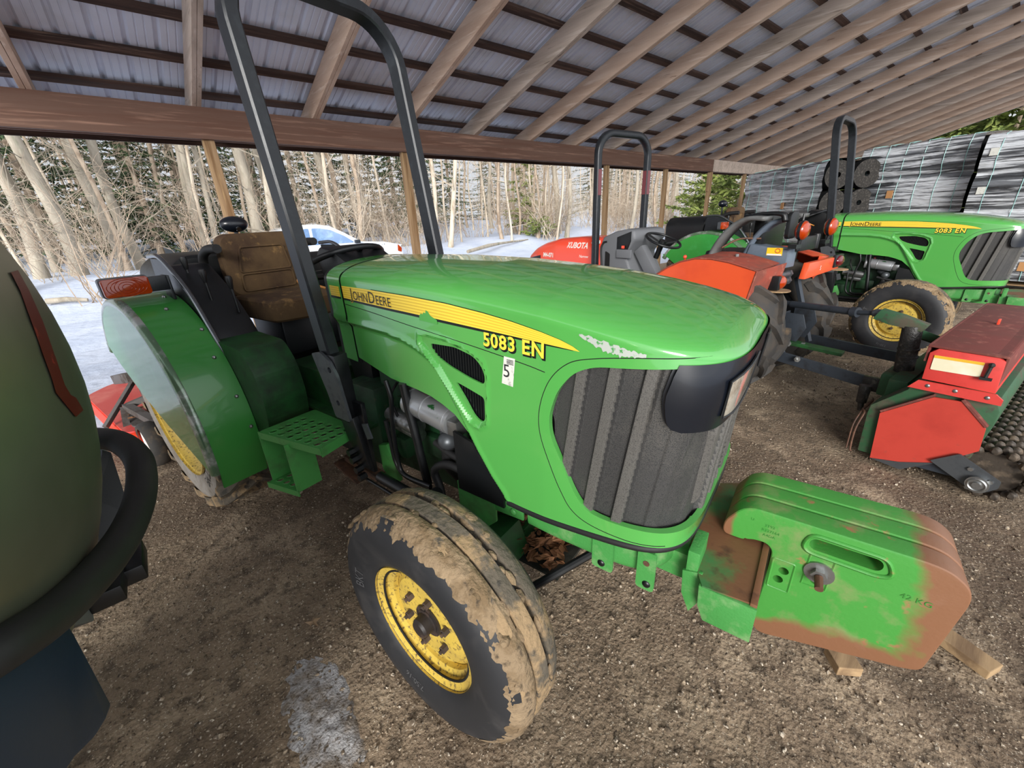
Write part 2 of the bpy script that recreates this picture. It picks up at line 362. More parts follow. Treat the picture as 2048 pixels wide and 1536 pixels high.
# ceiling-height end: nothing built beyond the frame
# ------------------------------------------------------------------ ground
mat('dirt_floor',(142,123,101),.95,layers=[((94,78,62),.8,.42,.60,8),((176,156,130),3.5,.50,.70,9),((98,84,68),14,.5,.64,9),((206,192,170),120,.60,.67,4),((66,54,44),70,.58,.68,6)],bump=(60,.7,.018))
mat('snow',(200,207,222),.7,layers=[((184,194,214),.8,.4,.7,6),((172,182,202),5,.56,.76,7)],bump=(6,.5,.06),spec=.3)
mat('gravel',(160,143,121),.9,layers=[((100,86,70),30,.42,.5,2),((188,176,158),44,.56,.62,2),((78,68,56),62,.58,.64,2)])
def gz(x,y):
    y0=12.6+.10*max(0,x-3); b=-.035*sstep(6.6,9,y)+.62*sstep(y0,y0+4.5,y)+1.1*sstep(18,45,y)
    return b
def floorz(x,y):
    p=Vector((x,y,0)); return (noise.noise(p*.9)*.022+noise.noise(p*3.7)*.008+noise.noise(p*11)*.004)
m=MB()
def fg(u,v):
    x=lerp(-7.0,29,u**1.25); y=lerp(-5.5,6.9,v); return (x,y,floorz(x,y)-.012)
m.grid(fg,420,260); o=m.build('floor','dirt_floor',smooth=180,fixn=False); struct(o)
m=MB()
def fo(u,v):
    x=lerp(-60,95,u); y=lerp(6.8,90,v**1.8); p=Vector((x,y,0)); z=gz(x,y)-.03+noise.noise(p*.35)*.12*sstep(8,16,y)+noise.noise(p*1.7)*.03
    # wheel ruts on the snowy track
    for yy in (9.2,10.9,12.6): z-=.05*math.exp(-((y-yy-.35*math.sin(x*.22))/.16)**2)
    return (x,y,z-(.03 if v==0 else 0))
m.grid(fo,260,170); o=m.build('snow_field','snow',smooth=180,fixn=False); o['kind']='structure'; o.name='trim_1'
# snowy strip blowing in at the left (edge of the dirt is further in there)
m=MB()
def fs_(u,v):
    x=lerp(-7,.6,u); y=lerp(4.65+.5*noise.noise(Vector((x*1.2,0,3)))+max(0,(x+.6))*1.9,7.4,v); return (x,y,floorz(x,y)-.02+.05*sstep(0,.18,v)+.018*noise.noise(Vector((x*3,y*3,1))))
m.grid(fs_,60,40); tag(m.build('snow_drift','snow',smooth=180,fixn=False),'thin sheet of snow reaching under the roof behind the left tractor tire','snow')
m=MB()
def fp(u,v):
    a=2*PI*u; rr=v; x=.02+ .115*rr*math.cos(a)*(1+.25*noise.noise(Vector((math.cos(a)*2,math.sin(a)*2,5)))) ; y=1.13+.28*rr*math.sin(a)*(1+.2*noise.noise(Vector((math.cos(a)*2,math.sin(a)*2,9))))
    return (x,y,floorz(x,y)-.012+.013*(1-rr**2)+.009*noise.noise(Vector((x*30,y*30,0)))-.0015)
mat('old_snow',(172,170,170),.8,layers=[((126,114,100),7,.42,.58,9),((92,80,66),60,.52,.64,8)],bump=(120,.8,.01))
m.grid(fp,48,14,cu=True); tag(m.build('snow_patch','old_snow',smooth=180),'small patch of grainy old snow on the dirt left of the front tire','snow')
# outside ground in front of the shed (behind the camera)
m=MB(); m.grid(lambda u,v:(lerp(-30,60,u),lerp(-40,-5.4,v),-.05),12,12); o=m.build('front_yard','snow',smooth=0,fixn=False); o['kind']='structure'; o.name='trim_2'
# gravel stones
def stone(mb,x,y,z,r,rnd):
    n=6; c=Vector((x,y,z)); rot=Matrix.Rotation(rnd.uniform(0,6),3,'Z')@Matrix.Rotation(rnd.uniform(0,6),3,'X')
    sx,sy,sz=[rnd.uniform(.6,1.15) for _ in range(3)]
    vs=[]
    for v in ((1,0,0),(-1,0,0),(0,1,0),(0,-1,0),(0,0,1),(0,0,-1),(.6,.6,.55),(-.6,.6,.5),(.6,-.6,.5),(-.55,-.6,.6)):
        vs.append(c+rot@Vector((v[0]*sx,v[1]*sy,v[2]*sz*.75))*r)
    mb.add(vs,[(4,6,0),(4,8,6),(8,0,6),(4,7,9),(4,9,8),(4,6,7),(6,2,7),(7,1,9),(9,3,8),(8,3,0),(0,2,6),(7,2,1),(9,1,3),(0,5,2),(2,5,1),(1,5,3),(3,5,0)])
rnd=random.Random(3); m=MB()
def spread():
    # denser close to the viewer
    while 1:
        x=rnd.uniform(-2.6,9); y=rnd.uniform(-2.2,6.6); dd=math.hypot(x,y)
        if rnd.random()<min(1,(1.5/max(dd,.6))**1.5) : return x,y
for i in range(42000):
    x,y=spread(); r=rnd.choice((.0025,.003,.004,.004,.005,.006,.009))*rnd.uniform(.7,1.3)
    if math.hypot(x,y)>4: r*=1.7
    stone(m,x,y,floorz(x,y)-.012+r*.25,r,rnd)
tag(m.build('gravel','gravel',smooth=0,fixn=False),'loose grit and small gravel strewn over the dirt floor','gravel',kind='stuff')
# ================================================================== green tractor (x forward, y to its left, origin on the floor under the front axle)
XS=.30
def h_n(z): return lerp(5.0,3.6,sstep(1.15,1.32,z))
def h_xf(z): return interp(z,[(.68,.648),(.80,.660),(.95,.670),(1.1,.684),(1.22,.699),(1.30,.701),(1.45,.69)])
def h_w(x): return interp(x,[(-.9,.272),(-.73,.284),(-.4,.312),(0,.336),(.25,.351),(.3,.352)])
def h_zs(x): return interp(x,[(-.9,1.352),(-.7,1.358),(-.3,1.352),(0,1.338),(.25,1.318),(.45,1.290),(.6,1.268),(.76,1.245)])
def h_zt(x): return interp(x,[(-.9,1.422),(-.7,1.430),(-.4,1.431),(-.1,1.420),(.1,1.404),(.25,1.388),(.4,1.365),(.5,1.346),(.59,1.324),(.65,1.304),(.69,1.280),(.76,1.22)])
KC=[(-.9,1.195),(-.664,1.199),(-.48,1.196),(-.364,1.184),(-.294,1.166),(-.228,1.140),(-.179,1.103),(-.136,1.043),(-.082,.962),(-.02,.86),(.04,.775),(.09,.72),(.12,.66)]
POCK=[(-.254,1.217),(-.147,1.219),(-.029,1.201),(.036,1.173),(.052,1.129),(.036,.965),(.0,.940),(-.041,.945),(-.112,1.030),(-.178,1.110),(-.262,1.180)]
def inpoly(x,z,P):
    c=False; j=len(P)-1; dm=9
    for i in range(len(P)):
        (x1,z1),(x2,z2)=P[i],P[j]
        if (z1>z)!=(z2>z) and x<(x2-x1)*(z-z1)/(z2-z1)+x1: c=not c
        dx,dz=x2-x1,z2-z1; t=max(0,min(1,((x-x1)*dx+(z-z1)*dz)/(dx*dx+dz*dz))); dm=min(dm,math.hypot(x-x1-t*dx,z-z1-t*dz)); j=i
    return dm if c else -dm
def inset(x,z):
    d=0
    if x<.13:
        k=interp(x,KC); sl=(interp(x+.01,KC)-interp(x-.01,KC))/.02; dist=(k-z)/math.sqrt(1+sl*sl)
        d+=.015*sstep(-.002,.022,dist)-.004*sstep(-.022,-.002,dist)*(1-sstep(-.002,.012,dist))
    if -.3<x<.08 and .92<z<1.24:
        q=inpoly(x,z,POCK); d=max(d,0) if q>.004 else d
        d+= .010*sstep(0,.012,q)-.004*sstep(-.012,0,q)*(1-sstep(0,.01,q)) 
    return d
def hood_y(x,z,dl=0.):
    """half width of the hood skin at station x and height z"""
    if x<=XS: w=h_w(x)
    else:
        n=h_n(z); q=min(1,(x-XS)/(h_xf(z)-XS)); w=.352*(max(0,1-q**n))**(1/n)
    w-= .010*sstep(1.05,.7,z)*0
    zs=h_zs(x)
    if z>zs:
        zt=h_zt(x); q=min(1,(z-zs)/(zt-zs)); m_=2.4; w*= (max(0,1-q**m_))**(1/m_)
    else: w-=inset(x,z)
    return w+dl
def out_pt(t,z,dl=0.):
    """t 0..1 along the right-hand outline from the rear seam to the nose centre"""
    a=.62; XR=-.715
    if t<=a: x=lerp(XR,XS,t/a); return x,h_w(x)-dl
    n=h_n(z); xf=h_xf(z)-dl; w=.352-dl; c=.5**(1/n)
    if t<=.84: q=c*(t-a)/(.84-a); x=XS+(xf-XS)*q; return x,w*(1-q**n)**(1/n)
    q=max(0,c*(1-(t-.84)/.16)); return XS+(xf-XS)*(1-q**n)**(1/n),w*q
def hood_pt(t,v,dl=0.):
    if v<=.72:
        x,y=out_pt(t,1.0,dl); zs=h_zs(x); zb=.70+.045*sstep(.1,.62,x)
        z=lerp(zb,zs,v/.72); x,y=out_pt(t,z,dl); z=min(z,h_zs(x))
        if dl==0: y-=inset(x,z)
        return (x,-y,z)
    zs=h_zs(out_pt(t,1.3)[0]); x,y=out_pt(t,zs,dl); zs=h_zs(x)
    th=(v-.72)/.28*PI/2; m_=2.4
    cy=max(0,math.cos(th))**(2/m_); sz=max(0,math.sin(th))**(2/m_)
    xc= x if x<.42 else .42+(x-.42)*.80
    xx=xc+(x-xc)*cy
    return (xx,-y*cy,zs+(h_zt(xx)-dl-zs)*sz)
def half_shell(fn,nu,nv,th):
    m=MB(); vs=[]; fs=[]
    for d in (0,th):
        for i in range(nu):
            for j in range(nv): vs.append(fn(i/(nu-1),j/(nv-1),d))
    N_=nu*nv
    for i in range(nu-1):
        for j in range(nv-1):
            a=i*nv+j; q=(a,a+nv,a+nv+1,a+1); fs.append(q); fs.append(tuple(reversed([k+N_ for k in q])))
    for i in range(nu-1): a=i*nv; fs.append((a,N_+a,N_+a+nv,a+nv))
    for j in range(nv-1): fs.append((j+1,N_+j+1,N_+j,j)); 
    vs2=[(x,-y,z) for x,y,z in vs]; n0=len(vs)
    m.add(vs,fs); m.add(vs2,[tuple(reversed(f)) for f in fs]); return m
def weld(o,d=.0004):
    bm=bmesh.new(); bm.from_mesh(o.data); bmesh.ops.remove_doubles(bm,verts=bm.verts,dist=d)
    bmesh.ops.dissolve_degenerate(bm,edges=bm.edges,dist=1e-5); bmesh.ops.recalc_face_normals(bm,faces=bm.faces); bm.to_mesh(o.data); bm.free()
def skin(mb,poly,side=-1,off=.0015,cell=None):
    """2-D faces (x,z) laid on the hood side skin"""
    vs,fs=poly; mb.add([(x,side*(hood_y(x,z)+off),z) for x,z in vs],fs)
def decal_text(mb,txt,size,x,z,dirx=(1,0),off=.002,shear=0,bold=0,space=1,clip=None):
    vs,fs=textpolys(txt,size,shear,bold,space); dx,dz=dirx
    P=[(x+u*dx-v*dz,z+u*dz+v*dx) for u,v in vs]
    # subdivide through the fine skin by clipping is unnecessary: glyphs are small
    mb.add([(a,-(hood_y(a,b)+off),b) for a,b in P],fs)
    return max(u for u,v in vs)
def front_wheel(par,side,steer,plain=False):
    cy=side*-.684
    # wheel built around its centre, outer side towards -y for the right wheel
    s=1 if side>0 else -1   # side=+1: right-hand wheel (outer = -y)
    def T(r,t): return (r,-t*s)       # t outward
    ro=.40
    prof=[(.213,-.012),(.225,.006),(.25,.016),(.30,.026),(.345,.022),(.372,.006),(.388,-.012),(.397,-.030),(.400,-.046),(.374,-.052),(.374,-.064),(.400,-.070),(.404,-.092),(.404,-.112),(.376,-.118),(.376,-.130),(.400,-.137),(.399,-.156),(.388,-.178),(.365,-.196),(.33,-.206),(.27,-.204),(.225,-.188),(.213,-.168)]
    m=MB()
    def rf(r,t,a):
        if r>.383: return r+.004*noise.noise(Vector((math.cos(a)*6,math.sin(a)*6,t*30)))
        return r
    m.lathe([T(*p) for p in prof],(0,0,0),'y',96,rf=rf)
    for q,(a,b) in enumerate(zip(m.f,m.f[:])): pass
    mm=[]
    nprof=len(prof)-1
    for i in range(96):
        for k in range(nprof):
            rr=(prof[k][0]+prof[k+1][0])/2
            mm.append(1 if rr>.380 else 0)
    m.m=mm
    tire=m.build('front_wheel',['sidewall','tread_mud'],par,smooth=50,loc=(0,cy,.395 if side>0 else .395))
    tire.rotation_euler=(0,0,steer)
    # clods of dried mud along the shoulder
    rn=random.Random(5+side); mb=MB()
    for i in range(170 if side>0 else 60):
        a=rn.uniform(0,2*PI); t=rn.choice((-.058,-.124,-.02,-.15))+rn.uniform(-.012,.012); r=.392+rn.uniform(-.008,.006); sz=rn.uniform(.006,.019)
        if -2.3<a-2*PI<-.8 : continue
        mb.ball((r*math.cos(a),-t*s,r*math.sin(a)),sz,6,5,(rn.uniform(.8,2.2),rn.uniform(.6,1.3),.5),Matrix.Rotation(-a+PI/2,3,'Y'))
    # thick band over the outer shoulder, ragged edge towards the sidewall
    mud=MB()
    def fm(u,v):
        a=2*PI*u; rag=.012*noise.noise(Vector((math.cos(a)*9,math.sin(a)*9,2)))+.008*noise.noise(Vector((math.cos(a)*30,math.sin(a)*30,4)))
        t=lerp(.012+rag,-.060,v); base=interp(-t,[(-.022,.350),(-.006,.372),(.012,.388),(.03,.397),(.046,.400),(.07,.399)])
        h=.0075*math.sin(PI*min(1,v*1.0+.0))**.5*(.55+.9*abs(noise.noise(Vector((math.cos(a)*14,math.sin(a)*14,t*60)))))*(.25+.75*sstep(-.25,.2,noise.noise(Vector((math.cos(a)*3,math.sin(a)*3,t*8)))))
        r=base+h-.001; return (r*math.cos(a),-t*s,r*math.sin(a))
    mud.grid(fm,260,16,cu=True); mud.add(mb.v,mb.f)
    mud.build('dried_mud','mud',tire,smooth=60)
    m=MB()
    rim=[(.218,.004),(.219,-.004),(.212,-.008),(.205,-.012),(.197,-.014),(.196,-.030),(.178,-.040),(.176,-.058),(.186,-.066),(.186,-.10)]
    m.lathe([T(*p) for p in rim],(0,0,0),'y',64)
    disc=[(.186,-.062),(.165,-.058),(.150,-.040),(.110,-.036),(.062,-.040),(.0,-.040)]
    m.lathe([T(*p) for p in disc],(0,0,0),'y',64)
    rim_o=m.build('rim','yellow_paint',tire,smooth=40)
    m=MB(); m.tube([(.1945*math.cos(a),.0155*s,.1945*math.sin(a)) for a in [2*PI*i/64 for i in range(64)]],.0042,6,closed=True); m.build('rim_crease_shade','black_void',tire,smooth=60)  # black ring painting the shade in the rim crease
    m=MB()
    for k in range(3): pass
    m=MB(); m.lathe([T(*p) for p in [(.042,-.039),(.042,-.030),(.034,-.028),(.032,-.002),(.026,.006),(0,.007)]],(0,0,0),'y',24)
    m.lathe([T(*p) for p in [(.055,-.039),(.055,-.033),(.040,-.033)]],(0,0,0),'y',24); m.build('wheel_hub','hub_dark',tire,smooth=30)
    for k in range(6):
        a=2*PI*(k+.3)/6; m=MB(); m.hexa((.094*math.cos(a),-(-.039)*s,.094*math.sin(a)),(0,-s,0),.0135,.02); m.cyl((.094*math.cos(a),.020*s,.094*math.sin(a)),(.094*math.cos(a),.010*s,.094*math.sin(a)),.0065,seg=8)
        m.build('lug_nut','nut_brown',tire,smooth=0)
    if side>0:
        for txt,a0,r0,sz in (('BKT',PI*.93,.262,.05),('7.50-16',-PI*.56,.262,.030)):
            vs,fs=textpolys(txt,sz); wd=max(u for u,v in vs)
            P=[]
            for u,v in vs:
                a=a0-(u-wd/2)/(r0+.02); rr=r0+v; P.append((rr*math.cos(a)*1,-(interp(rr,[(.25,.0165),(.30,.0265),(.345,.0225)])+.0012)*s,rr*math.sin(a)))
            m=MB(); m.add(P,fs); m.build('sidewall_lettering','letter_grey',tire,smooth=0)
    return tire
mat('hub_dark',(40,34,32),.55,layers=[((74,56,46),24,.5,.66,7,.8)],bump=(80,.2,.002))
mat('nut_brown',(66,56,50),.6,layers=[((96,76,62),40,.5,.66,7,.8)],bump=(80,.2,.002))
mat('rust_cap',(88,58,42),.7,layers=[((120,84,62),30,.5,.7,6),((54,40,34),14,.5,.7,6)],bump=(90,.3,.003))
mat('letter_grey',(84,84,86),.55)
mat('letter_dark',(46,44,42),.6)
mat('tire_dust',(150,144,136),.85,layers=[((120,110,98),6,.45,.65,8),((96,88,78),30,.58,.7,8)],bump=(90,.2,.003))
def rear_tire(par,name,c,yo,r,w,rimr,out=-1,dusty='tire_dust',nl=19,rimmat='yellow_paint',lugmat='tread_mud',lw=1.):
    s=-out
    tire=MB()
    prof=[(rimr-.006,-.03),(rimr+.02,-.008),(rimr+.07,.0),(r-.13,.004),(r-.085,-.004),(r-.055,-.022),(r-.04,-.05),(r-.034,-w/2),(r-.04,-w+.05),(r-.055,-w+.022),(r-.085,-w+.004),(r-.15,-w),(rimr+.03,-w+.01),(rimr-.006,-w+.04)]
    tire.lathe([(a,-t*s) for a,t in prof],(0,0,0),'y',72)
    np_=len(prof)-1; tire.m=[(1 if 4<=k<=8 else 0) for i in range(72) for k in range(np_)]
    # chevron lugs
    for k in range(nl*2):
        sd=k%2; a=2*PI*k/(nl*2); tire.mt(1)
        pts=[]
        n=5
        for q in range(n+1):
            f=q/n; t=lerp(-w/2+(.02 if sd else -.02),(-.0 if not sd else -w),f) ; t= -w/2 + (1 if sd==0 else -1)*lerp(-.02,w/2+.004,f)
            aa=a+ -.34*f*(1+.15*f); wd=(.034+.016*f)*lw; top=r-(.0 if f<.8 else .02*(f-.8)/.2); bot=r-.05-(.03 if f>.9 else 0)
            pts.append((t,aa,wd,top,bot))
        vs=[];fs=[]
        for t,aa,wd,top,bot in pts:
            for rr,dw in ((bot,1.25),(top,1),(top,-1),(bot,-1.25)):
                ang=aa+dw*wd/2/r; vs.append((rr*math.cos(ang),-t*s,rr*math.sin(ang)))
        for q in range(n):
            b=q*4; fs+=[(b,b+1,b+5,b+4),(b+1,b+2,b+6,b+5),(b+2,b+3,b+7,b+6)]
        fs+=[(0,3,2,1),(n*4,n*4+1,n*4+2,n*4+3)]
        tire.add(vs,fs)
    to=tire.build(name,[dusty,lugmat],par,smooth=40,loc=(c[0],yo,c[1]))
    m=MB()
    m.lathe([(a,-t*s) for a,t in [(rimr+.004,.0),(rimr+.004,-.012),(rimr-.012,-.016),(rimr-.022,-.05),(rimr-.045,-.07),(rimr-.045,-.10),(rimr-.06,-.11),(.17,-.135),(.10,-.13),(.09,-.10),(0,-.10)]],(0,0,0),'y',56)
    m.build('rim',rimmat,to,smooth=35)
    return to
def make_jd():
    t=thing('farm_tractor','large green tractor with yellow stripe filling the middle of the photo','tractor')
    # ---- hood
    nu,nv=250,120
    m=half_shell(lambda u,v,d:hood_pt(u,v,d),nu,nv,.016)
    hood=m.build('hood','green_paint',t,smooth=32); weld(hood)
    arch=[(-1.2,.5),(-1.2,1.045),(-.72,1.045),(-.49,1.000),(-.33,.992),(-.25,.984),(-.19,.968),(-.13,.945),(-.055,.882),(-.005,.806),(.045,.742),(.085,.712),(.13,.694),(.13,.5)]
    gril=[(.272,1.06),(.276,1.00),(.318,.915),(.345,.855),(.372,.815),(.400,.795),(.45,.790),(.62,.797),(.9,.80),(.9,1.262),(.62,1.250),(.40,1.226),(.345,1.200),(.298,1.140)]
    gril=[(a,b) for a,b in gril]
    vu=roundpoly([(-.215,1.188),(-.09,1.194),(-.01,1.178),(.022,1.152),(.034,1.12),(.028,1.092),(-.04,1.103),(-.13,1.126),(-.185,1.15)],.02)
    vl=roundpoly([(-.104,1.076),(-.045,1.064),(.024,1.048),(.020,.966),(-.004,.958),(-.030,.975),(-.062,1.024)],.014)
    cs=[]
    for poly in (arch,roundpoly(gril,.03),vu,vl):
        c=MB(); c.prism(poly,'y',-.6,.6); cs.append(c)
    cut(hood,cs)
    # panel lines
    for side in (-1,1):
        m=MB(); m.tube([(x,side*(hood_y(x,z)-.0006),z) for x,z in catmull2([(-.71,1.272),(-.5,1.258),(-.279,1.238),(-.1,1.224),(.055,1.210),(.2,1.195),(.262,1.186)],8)],.0016,5); m.build('panel_seam','black_void',hood,smooth=0)
        m=MB(); m.tube([(x,side*(hood_y(x,z)-.0006),z) for x,z in catmull2([(.64,1.272),(.60,1.270),(.50,1.262),(.40,1.246),(.33,1.222),(.275,1.165),(.243,1.08),(.242,1.0),(.275,.905),(.31,.83),(.345,.78),(.40,.755),(.50,.748),(.60,.752)],8)],.0016,5); m.build('grille_seam','black_void',hood,smooth=0)
    # stripe decal: right and left
    top=[(-.80,1.343),(-.7,1.344),(-.55,1.344),(-.3,1.3395),(-.1,1.332),(.05,1.320),(.15,1.309),(.25,1.2935),(.31,1.280),(.352,1.2655),(.362,1.2585)]
    bot=[(-.80,1.298),(-.7,1.297),(-.55,1.292),(-.3,1.285),(-.1,1.278),(.05,1.2725),(.15,1.269),(.25,1.265),(.31,1.2615),(.352,1.2585),(.362,1.258)]
    for side in (-1,1):
        m=MB()
        def strip(x0,x1,f0,f1,off,k,n=60,flip=False):
            m.mt(k); m.grid(lambda u,v:(lambda x:(x,side*(hood_y(x,z_(x,lerp(f0,f1,v)))+off),z_(x,lerp(f0,f1,v))))(lerp(x0,x1,u)),n,3)
        def z_(x,f): return interp(x,bot)+(interp(x,top)-interp(x,bot))*f
        for q in range(11): strip(-.712,.362,q/11,(q+1)/11,.0016,q%2)
        strip(-.712,.345,-.16,0,.0014,2); strip(-.50,.355,1.0,1.05,.0014,2)
        m.build('stripe_decal',['decal_yellow','decal_gold','decal_black'],hood,smooth=60,fixn=False)
    # peeled notch in the stripe (only on the near tractor)
    m=MB(); pk=[(-.235,1.266),(-.232,1.282),(-.222,1.290),(-.215,1.287),(-.208,1.295),(-.200,1.292),(-.196,1.303),(-.186,1.299),(-.176,1.287),(-.160,1.281),(-.146,1.276),(-.146,1.262)]
    m.add([(x,-(hood_y(x,z)+.0024),z) for x,z in pk],[tuple(range(len(pk)))]); o=m.build('peeled_spot','green_peel',hood,smooth=0); o['only']=1
    m=MB(); rn=random.Random(4); pts=[]
    for i in range(40):
        f=i/39; x=lerp(.36,.52,f); pts.append((x,lerp(1.302,1.268,f)+rn.uniform(0,.006)))
    for i in range(39,-1,-1):
        f=i/39; x=lerp(.36,.52,f); pts.append((x,lerp(1.298,1.266,f)-.022*math.sin(PI*f)*rn.uniform(.5,1)))
    vs=[(x,-(hood_y(x,z)+.002),z) for x,z in pts]; n=40
    m.add(vs,[(i,i+1,2*n-2-i,2*n-1-i) for i in range(n-1)]); o=m.build('scuff_mark','scuff',hood,smooth=0,fixn=False); o['only']=1
    # lettering
    m=MB(); x=-.652
    for a,b,sz in ((0,'J',.060),(0,'OHN',.046),(0,'D',.060),(0,'EERE',.046)):
        for off,k,bo in ((.0022,0,.0022),(.0030,1,0)):
            m.mt(k); wd=decal_text(m,b,sz,x,1.2985-(x+.652)*.018,(1,-.02),off,0,bo)
        x+=wd+.006
    m.build('maker_lettering',['decal_gold','decal_black'],hood,smooth=0,fixn=False)
    m=MB(); x=.048
    for b in ('5','0','8','3','','E','N'):
        if b=='': x+=.020; continue
        m.mt(0); decal_text(m,b,.056,x+.003,1.2265-.004,(1,-.035),.0018,0,.0035)
        m.mt(1); wd=decal_text(m,b,.056,x,1.2265,(1,-.035),.0028,0,.0014)
        x+=wd+.0035
    m.build('model_lettering',['decal_black','decal_yellow'],hood,smooth=0,fixn=False)
    m=MB(); m.mt(0); q=[(.124,1.206),(.164,1.205),(.152,1.119),(.110,1.122)]; m.add([(x,-(hood_y(x,z)+.0012),z) for x,z in q],[(0,1,2,3)])
    m.mt(1)
    vs,fs=textpolys('5',.062); m.add([(lambda a,b:(a,-(hood_y(a,b)+.0022),b))(.117+u*.9+(v*.02),1.145+v*.9) for u,v in vs],fs)
    for k in range(4): m.add([(x,-(hood_y(x,z)+.0022),z) for x,z in [(.134+.004*k*0,1.185+.004*k),(.158,1.185+.004*k),(.158,1.187+.004*k),(.134,1.187+.004*k)]],[(0,1,2,3)])
    o=m.build('paper_tag',['white_tag','ink'],hood,smooth=0,fixn=False); o['only']=1
    # vents behind their openings
    for side in (-1,1):
        m=MB(); m.prism([(-.235,1.14),(-.235,1.215),(.055,1.215),(.055,.945),(-.045,.945),(-.12,1.03)],'y',side*.302,side*.298); m.mt(1)
        for k in range(26):
            xx=-.225+k*.0108; zz0=max(.95,interp(xx,[(-.235,1.15),(-.12,1.04),(-.045,.95)])); m.bar((xx,side*.306,zz0),(xx+.012*(1.21-zz0)/.27,side*.306,1.21),.0035,.012,up=(0,1,0))
        m.build('vent_louvres',['black_void','black_plastic'],hood,smooth=0)
    # grille: ribbed mesh skin set inside the hood outline
    def gf(side):
        def fn(u,v):
            z=lerp(.770,1.262,v); t=lerp(.605,1.0,u)
            x,y=out_pt(t,z,.026)
            tt=(t-.49)/.51; sl=(z-.8)*.14
            # rib pattern along the arc
            arc=x if t<.84 else .62+(.345-y)
            ph=((arc-sl)-.243)/.0835; fr=ph-math.floor(ph); rib=sstep(.50,.62,fr)*(1-sstep(.90,1.0,fr))
            if .80<t<.875: rib*=.2
            o_=.020*rib
            return (x+(o_ if t>.84 else 0),side*(y+(0 if t>.84 else o_)),z)
        return fn
    m=MB(); 
    for sd in (-1,1):
        k0_=len(m.f); m.grid(gf(sd),260,90)
        for q in range(k0_,len(m.f)):
            u=((q-k0_)//89+.5)/259; v=((q-k0_)%89+.5)/89; z=lerp(.770,1.262,v); tq=lerp(.605,1.0,u); xx,yy=out_pt(tq,z,.026); ar=xx if tq<.84 else .62+(.345-yy); ph=((ar-(z-.8)*.14)-.243)/.0835; fr=ph-math.floor(ph); m.m[q]=1 if .57<fr<.94 and not .80<tq<.875 else 0
    m.build('grille',['grille_mesh','grille_rib'],t,smooth=25)
    m=MB(); m.box((.40,0,1.02),(.34,.52,.46)); m.build('radiator','black_void',t,smooth=0)
    # headlight housings and lamps
    def patch(side,t0,t1,z0f,z1f,off,nu=34,nv=12):
        def fn(u,v):
            t=lerp(t0,t1,u); z=lerp(z0f(t),z1f(t),v); x,y=out_pt(t,z,-off); return (x,side*y,z)
        return fn
    z0f=lambda t:interp(t,[(.792,1.165),(.797,1.125),(.805,1.104),(.82,1.097),(.86,1.099),(.93,1.115),(1,1.15)]); z1f=lambda t:interp(t,[(.792,1.185),(.798,1.225),(.806,1.256),(1,1.262)])
    for side in (-1,1):
        m=MB(); m.grid(patch(side,.792,1.0,z0f,z1f,.004),60,14); m.grid(patch(side,.792,1.0,z0f,z1f,-.012),60,14)
        h=m.build('headlight_housing','housing_black',t,smooth=50)
        l0=lambda t:interp(t,[(.862,1.128),(.88,1.124),(.955,1.142)]); l1=lambda t:interp(t,[(.862,1.214),(.88,1.222),(.955,1.236)])
        m=MB(); m.grid(patch(side,.862,.955,l0,l1,.0085),24,10); m.grid(patch(side,.862,.955,l0,l1,.0),24,10); m.build('lamp_lens','clear_lens',h,smooth=50)
        m=MB(); e=[patch(side,.862,.955,l0,l1,.009)(u,v) for u,v in [(0,0),(.25,0),(.5,0),(.75,0),(1,0),(1,1),(.75,1),(.5,1),(.25,1),(0,1)]]; m.tube(e,.0035,6,closed=True); m.build('lens_rim','black_plastic',h,smooth=40)
    # black rubber strip under the hood
    m=MB(); P=[]
    for i in range(60):
        tt=lerp(.50,1,i/59); x,y=out_pt(tt,.7,.004); P.append((x,-y,.694+.045*sstep(.1,.66,x)))
    P=P+[(x,-y,z) for x,y,z in reversed(P[:-1])]
    m.tube(P,.011,7); m.build('rubber_strip','black_rubber',t,smooth=60)
    # cowl behind the seam with its black edge
    m=MB()
    def cw(x0,x1,dl,z0=1.02):
        def fn(u,v):
            x=lerp(x0,x1,v); a=u*2-1; k=abs(a); s_=-1 if a<0 else 1
            if k>.55: z=lerp(h_zs(-.71),z0,(k-.55)/.45); zz=min(z,h_zs(-.71)); return (x+.03*(1-(k-.55)/.45)*0,s_*(hood_y(-.72,zz)-dl-.0*(x-x0)-(.012*(-.72-x)/.1 if x<-.72 else 0)),zz)
            q=k/.55; th=q*PI/2; zz=h_zs(-.71)+(h_zt(-.71)-h_zs(-.71))*max(0,math.cos(th))**(2/2.4); y=hood_y(-.72,h_zs(-.71))*max(0,math.sin(th))**(2/2.4); return (x,s_*(y-dl-(.012*(-.72-x)/.1 if x<-.72 else 0)),zz-dl)
        return fn
    m.grid(cw(-.728,-.838,0),81,5); m.grid(cw(-.838,-.728,.014),81,5); 
    cowl=m.build('cowl','green_paint',t,smooth=40)
    m=MB(); m.grid(cw(-.70,-.735,.006),81,3); m.build('cowl_seam','black_void',cowl,smooth=40)
    m=MB(); m.grid(cw(-.832,-.872,.004),81,3); m.grid(cw(-.872,-.90,.02),81,3); m.build('cowl_trim','black_plastic',cowl,smooth=40)
    m=MB(); 
    for side in (-1,1):
        for q in range(9): 
            z0=1.2985+.0045*q; m.mt(q%2); m.grid(lambda u,v:(lerp(-.738,-.822,u),side*(hood_y(-.72,1.31)-.012*(-.72-lerp(-.738,-.822,u))/.1+.0016),z0+.0045*v),4,2)
        m.mt(2); m.grid(lambda u,v:(lerp(-.738,-.826,u),side*(hood_y(-.72,1.31)-.012*(-.72-lerp(-.738,-.822,u))/.1+.0014),1.290+.009*v),4,2)
    m.build('stripe_decal',['decal_yellow','decal_gold','decal_black'],cowl,smooth=0,fixn=False)
